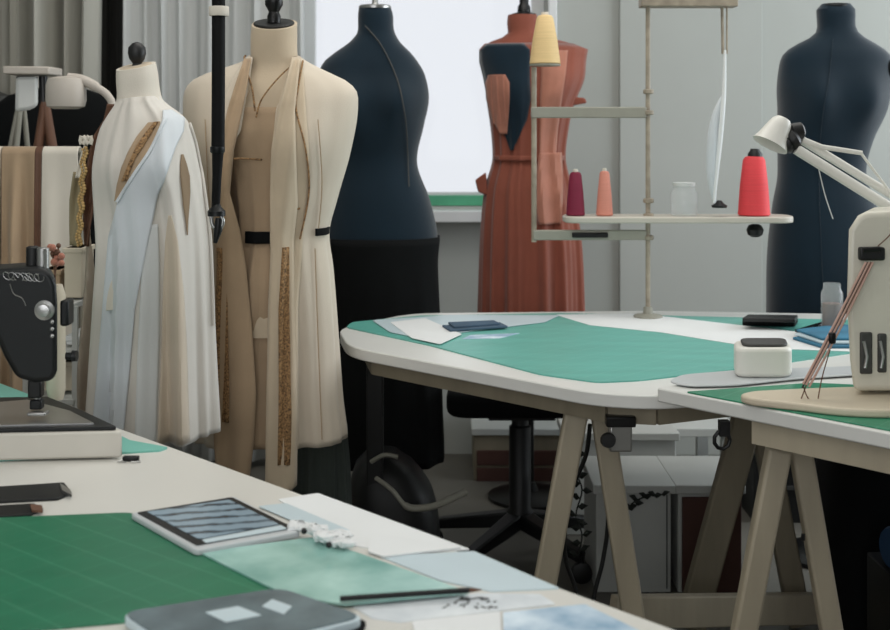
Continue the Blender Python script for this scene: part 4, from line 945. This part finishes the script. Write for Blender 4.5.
MB().lathe(el+Vector((0, -.03, 0)), [(.02, 0), (.024, .006), (.024, .054), (.02, .06)], 20, axis=(0, 1, 0)).build('elbow', M['blackp'], t)
fo = Vector((el.x+.05, dQ+.20, ZRT))
MB().tube([el, fo+Vector((0, 0, .03))], .010, 14).build('lower_arm', M['lampw'], t)
MB().lathe(fo, [(.06, 0), (.06, .015), (.03, .022), (.014, .04)], 28).build('base', M['lampw'], t)
MB().tube(curve([P(818, 166, dQ), P(825, 195, dQ+.01), P(833, 219, dQ+.01)], 5), .0011, 6).build('loose_thread', M['curtain2'], t)

# ------------------------------------------------------------------ thread stand
dH = 3.45
t = thing('thread_stand', 'beige metal thread stand with tray and crossbars on the middle table', 'thread stand', (P(648, 0, dH)[0], dH, Z0+.003))
p = P(648, 0, dH)
MB().tube([(p.x, dH, Z0+.005), (p.x, dH, 1.95)], .0068, 14).build('post', M['rust_metal'], t)
MB().lathe((p.x, dH, Z0+.003), [(.04, 0), (.04, .006), (.014, .012), (.012, .03)], 24).build('foot', M['greyp'], t)
for py in (92, 113, 201, 216, 238):
    MB().lathe(P(648.5, py+2, dH), [(.012, 0), (.015, .002), (.015, .011), (.012, .013)], 16).build('collar', M['rust_metal'], t)
MB().beam(P(531, 112.5, dH), P(646, 112.5, dH), .02, .031).build('crossbar', M['greyp'], t, bevel=.003)
MB().beam(P(533, 235, dH), P(646, 235, dH), .02, .028).build('crossbar', M['greyp'], t, bevel=.003)
MB().tube([P(534, 67, dH), P(534, 242, dH)], .0075, 12).build('rod', M['rust_metal'], t)
MB().lathe(P(545, 66, dH), [(.043, 0), (.044, .004), (.040, .006)], 28).build('cone_plate', M['greyp'], t)
tr_ = roundpoly([(P(565, 0, 3.40).x, 3.40), (P(798, 0, 3.40).x, 3.40), (P(798, 0, 3.40).x, 3.53), (P(565, 0, 3.40).x, 3.53)], .06, 8)
ztr = P(0, 217, 3.40).z
MB().prism(tr_, ztr-.018, ztr).build('tray', mat('tray_enamel', S(196, 190, 178), .4, var=.04), t, bevel=.004)
MB().beam(P(640, 2, dH), P(736, 2, dH), .06, .03).build('top_plate', M['rust_metal'], t, bevel=.003)
MB().tube([P(722, 6, dH), P(723, 54, dH)], .0045, 10).build('hook_rod', M['rust_metal'], t)
MB().tube([P(727, 6, dH), P(727, 54, dH)], .003, 8).build('hook_rod', M['rust_metal'], t)
MB().lathe(P(755, 237, dH), [(.010, 0), (.020, .006), (.024, .02), (.018, .032), (.010, .036)], 20).build('tension_knob', M['blackm'], t)
MB().lathe(P(717, 207, dH)+Vector((0, -.03, 0)), [(.020, 0), (.022, .006), (.012, .012), (.006, .02)], 18).build('tray_knob', M['blackp'], t)
MB().box(P(590, 235, dH-.016), (.10, .012, .014)).build('dark_bracket', M['blackm'], t, bevel=.003)
def cone(px, pb, pt, wb, wt, m, label, d=dH, topm=None):
    t = thing('thread_cone', label, 'thread cone', P(px, pb, d), 'thread cones on the stand')
    z0_ = P(px, pb, d); s = d/F; h = (pb-pt)*s; rb = wb/2*s; rt = wt/2*s
    MB().lathe(z0_, [(rb*.9, 0), (rb, .003), (rb*.98, h*.06), ((rb+rt)/2*1.03, h*.5), (rt, h*.93), (rt*.8, h*.985), (rt*.5, h)], 32).build('thread_winding', M[m], t)
    MB().lathe(z0_+Vector((0, 0, h-.002)), [(rt*.42, 0), (rt*.45, .006), (rt*.40, .010)], 16).build('core_tip', M[topm or 'calico'], t)
ztp = (ztr-CAMZ)
yt = HY-(ztr-CAMZ)*F/dH
cone(754, yt-.3, 156, 32, 22, 'cone_red', 'large coral red thread cone with black tip on the stand tray')
t = bpy.data.objects['thread_cone']
MB().lathe(P(755, 158, dH), [(.020, 0), (.020, .012), (.014, .02), (.012, .026)], 18).build('black_tip', M['blackp'], t)
cone(575.5, yt-.3, 172, 19, 12, 'cone_maroon', 'small maroon thread cone on the left of the stand tray')
cone(604.5, yt-.3, 171, 17, 10, 'cone_pink', 'small dusty pink thread cone beside the maroon one')
cone(545, 64.3, 15, 31, 17, 'cone_cream', 'straw coloured thread cone at the top of the stand')
# white hank of thread
t = thing('thread_hank', 'long white thread hank hanging from the top of the thread stand', 'thread hank', P(717, 204, dH-.06))
dh = dH-.06
MB().tube(curve([P(725, 50, dh), P(724, 90, dh), P(721, 130, dh), P(717, 170, dh), P(714, 203, dh)], 6), [.003+.004*math.sin(PI*min(1, k/24)) for k in range(25)], 12).build('strand', M['paper'], t)
MB().tube(curve([P(722, 96, dh+.01), P(715, 120, dh+.01), P(712, 150, dh+.01), P(712, 180, dh+.01), P(715, 203, dh+.01)], 6), [.002+.014*math.sin(PI*k/24)**.8 for k in range(25)], 14).build('strand', M['whitef'], t)
t = thing('glass_jar', 'clear glass jar on the tray left of the white thread hank', 'jar', P(684, yt, dH))
z_ = P(684, yt-.3, dH); MB().lathe(z_, [(.036, 0), (.038, .004), (.038, .062), (.030, .072), (.030, .082)], 28).build('jar_body', M['jar'], t)
MB().lathe(z_+Vector((0, 0, .082)), [(.031, 0), (.031, .010), (.002, .011)], 24).build('lid', M['curtain2'], t)

# ------------------------------------------------------------------ under the tables
# black swivel chair
def swivel(name, x, y, label, seat_z=.50, rot=0.3, scale=1.0):
    t = thing(name, label, 'chair', (x, y, 0))
    for k in range(5):
        a = rot+2*PI*k/5; e = Vector((x+.28*math.cos(a), y+.28*math.sin(a), .075))
        lg = MB().beam((x, y, .12), e, .055, .05, w1=.035, h1=.03).build('base_leg', M['blackp'], t, bevel=.006)
        MB().lathe((e.x, e.y-.012, .03), [(.02, -.0), (.03, .004), (.03, .02), (.02, .024)], 20, axis=(0, 1, 0)).build('caster', M['blackp'], lg)
        MB().tube([(e.x, e.y, .05), (e.x, e.y, .085)], .008, 8).build('caster_stem', M['blackm'], lg)
    MB().lathe((x, y, .10), [(.042, 0), (.042, .04), (.034, .05), (.034, .30), (.026, .305), (.026, seat_z-.16)], 24).build('column', M['blackp'], t)
    MB().prism(roundpoly([(x-.23, y-.22), (x+.23, y-.22), (x+.21, y+.22), (x-.21, y+.22)], .08, 6), seat_z-.03, seat_z+.04).build('seat', M['blackf'], t, bevel=.02, seg=3)
    MB().box((x, y, seat_z-.045), (.2, .2, .03)).build('seat_plate', M['blackm'], t)
    return t
swivel('office_chair', P(520, 0, 3.8).x, 3.8, 'black swivel office chair with star base under the middle table', rot=-PI/2+math.radians(36))
# low brown cabinet with pale top behind
def cabinet(name, px0, px1, py0, d, dep, m, topm, label, door=None):
    a = P(px0, py0, d); b = P(px1, py0, d); t = thing(name, label, 'cabinet', ((a.x+b.x)/2, d+dep/2, 0))
    MB().box(((a.x+b.x)/2, d+dep/2, (a.z-.025)/2), (b.x-a.x, dep, a.z-.025)).build('carcass', m, t, bevel=.003)
    MB().box(((a.x+b.x)/2, d+dep/2-.005, a.z-.0125), (b.x-a.x+.02, dep+.02, .025)).build('top', topm, t, bevel=.003)
    return t, a, b
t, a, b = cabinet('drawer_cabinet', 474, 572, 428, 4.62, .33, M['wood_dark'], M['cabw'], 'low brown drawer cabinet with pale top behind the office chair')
for k in range(3):
    dr = MB().box(((a.x+b.x)/2, 4.615, a.z-.09-k*.065-.02), (b.x-a.x-.02, .012, .055)).build('drawer', M['maroon_door'], t, bevel=.003)
    MB().box(((a.x+b.x)/2, 4.603, a.z-.09-k*.065-.02), (.06, .012, .01)).build('handle', M['steel'], dr)
t, a, b = cabinet('white_cabinet', 596, 671, 484, 3.5, .3, M['cabw'], M['cabw'], 'low white cabinet with a dark vine sprig, seen between the trestle legs')
MB().box((b.x-.012, 3.4985, a.z*.47), (.003, .004, a.z*.86)).build('door_seam', M['grey_dark'], t)
cabinet('back_cabinet', 566, 676, 432, 4.0, .22, M['cabw'], M['cabw'], 'taller pale cabinet standing behind the low white one')
t, a, b = cabinet('dark_cabinet', 678, 741, 484, 3.5, .3, M['cabw'], M['cabw'], 'low cabinet with dark red brown door beneath the right table')
o = MB().box(((a.x+b.x)/2+.004, 3.492, (a.z-.03)/2), (b.x-a.x-.012, .014, a.z-.04)).build('door', M['maroon_door'], t, bevel=.002); o['label'] = 'dark red brown door'
t = thing('side_desk', 'pale side desk behind the trestle under the right table', 'desk', (P(690, 0, 3.9).x, 4.2, 0))
a = P(625, 425, 4.3); b = P(735, 425, 4.3)
MB().box(((a.x+b.x)/2, 4.5, a.z-.015), (b.x-a.x, .5, .03)).build('desktop', M['cabw'], t, bevel=.003)
for xx in (a.x+.03, b.x-.03):
    for yy in (4.29, 4.71): MB().box((xx, yy, (a.z-.03)/2), (.04, .04, a.z-.03)).build('leg', M['cabw'], t)
t, a, b = cabinet('shade_box', 754, 852, 452, 4.12, .4, M['blackp'], M['blackp'], 'added black box standing in for the shade behind the right trestle legs')  # added black box in place of the darkness under the table
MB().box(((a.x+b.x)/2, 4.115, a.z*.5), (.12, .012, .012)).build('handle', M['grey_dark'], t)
# trailing vines on the white cabinet
def vine(pts, d, label, seed):
    rnd = random.Random(seed); t = thing('trailing_vine', label, 'vine', P(*pts[-1], d))
    c = curve([P(x, y, d) for x, y in pts], 6); MB().tube(c, .0022, 6).build('stem', M['leaf'], t)
    for k, p in enumerate(c[::2]):
        s = 1 if k % 2 else -1; q = p+Vector((s*.028, -.004, .006+rnd.uniform(-.01, .01)))
        x = (q-p); up = Vector((0, 0, .010))
        vs = [p, p+x*.4+up, q, p+x*.4-up, p+x*.5+Vector((0, -.006, 0))]
        MB().add(vs, [(0, 3, 4), (3, 2, 4), (2, 1, 4), (1, 0, 4), (0, 1, 2, 3)]).build('leaf', M['leaf'], t, smooth=False)
vine([(584, 352), (578, 420), (576, 468), (582, 490), (576, 515), (582, 535), (578, 556)], 3.3, 'dark leafy vine hanging down between the trestle legs', 1)
vine([(626, 512), (634, 502), (648, 496), (660, 494)], 3.488, 'short dark vine sprig spreading right of the trestle leg', 2)
# cables
def cable(pts, d, label, r=.005):
    tag(MB().tube(curve([P(x, y, d) for x, y in pts], 8), r, 8).build('cable', M['blackp']), label, 'cable')
cable([(590, 424), (586, 455), (572, 490), (565, 530), (566, 560), (576, 592), (584, 640), (586, 690)], 2.75, 'black cable looping down behind the left trestle leg')
cable([(596, 430), (606, 470), (608, 520), (603, 560), (594, 598), (590, 650), (588, 700)], 2.8, 'second black cable hanging just right of the first one')
# dark bags and vacuum beneath the middle table
t = thing('vacuum_cleaner', 'black canister vacuum with grey curved handle beneath the middle table', 'vacuum', (P(400, 0, 3.45).x, 3.45, 0))
dU = 3.45
fU = Form(dU, [(452, 366, 398, .07), (462, 356, 412, .10), (490, 350, 432, .13), (540, 352, 440, .14), (585, 358, 436, .14)], n=3)
fU.mesh(24, 60).build('body', M['blackp'], t)
MB().tube(curve([P(376, 478, dU-.15), P(392, 490, dU-.18), P(406, 506, dU-.19), (P(422, 508, dU-.19)), P(440, 504, dU-.17), P(466, 492, dU-.12)], 6), [.006]*12+[.009]*19, 10).build('handle', M['greyp'], t)
MB().tube(curve([P(371, 462, dU-.12), P(384, 455, dU-.13), P(398, 457, dU-.13)], 6), .006, 10).build('latch', M['greyp'], t)
for px in (366, 432): 
    p = P(px, 0, dU-.1); MB().lathe((p.x, p.y, .05), [(.03, 0), (.05, .004), (.05, .03), (.03, .034)], 24, axis=(1, 0, 0)).build('wheel', M['blackp'], t)
# black bag and stool at right
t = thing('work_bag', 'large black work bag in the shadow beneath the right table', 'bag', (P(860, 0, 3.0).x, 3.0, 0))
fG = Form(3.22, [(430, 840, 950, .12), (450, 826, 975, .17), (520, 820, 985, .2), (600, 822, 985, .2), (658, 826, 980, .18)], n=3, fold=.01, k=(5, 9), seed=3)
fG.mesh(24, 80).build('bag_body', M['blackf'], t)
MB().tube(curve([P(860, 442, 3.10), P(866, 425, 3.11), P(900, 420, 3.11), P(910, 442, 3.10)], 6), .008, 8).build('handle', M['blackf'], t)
t = thing('fabric_roll', 'dark blue fabric roll at the right edge under the right table', 'fabric roll', P(895, 560, 2.7))
MB().lathe(P(890, 549, 2.86), [(.002, 0), (.045, .001), (.05, .01), (.05, .30), (.045, .31), (.002, .311)], 28, axis=(1, .25, 0)).build('roll', mat('deep_blue_cloth', S(24, 60, 92), .8, var=.15), t)
z_ = P(890, 549, 2.86).z-.05
MB().box((P(890, 0, 2.86).x+.16, 2.91, z_/2), (.34, .16, z_)).build('stand_box', M['blackp'], t, bevel=.004)
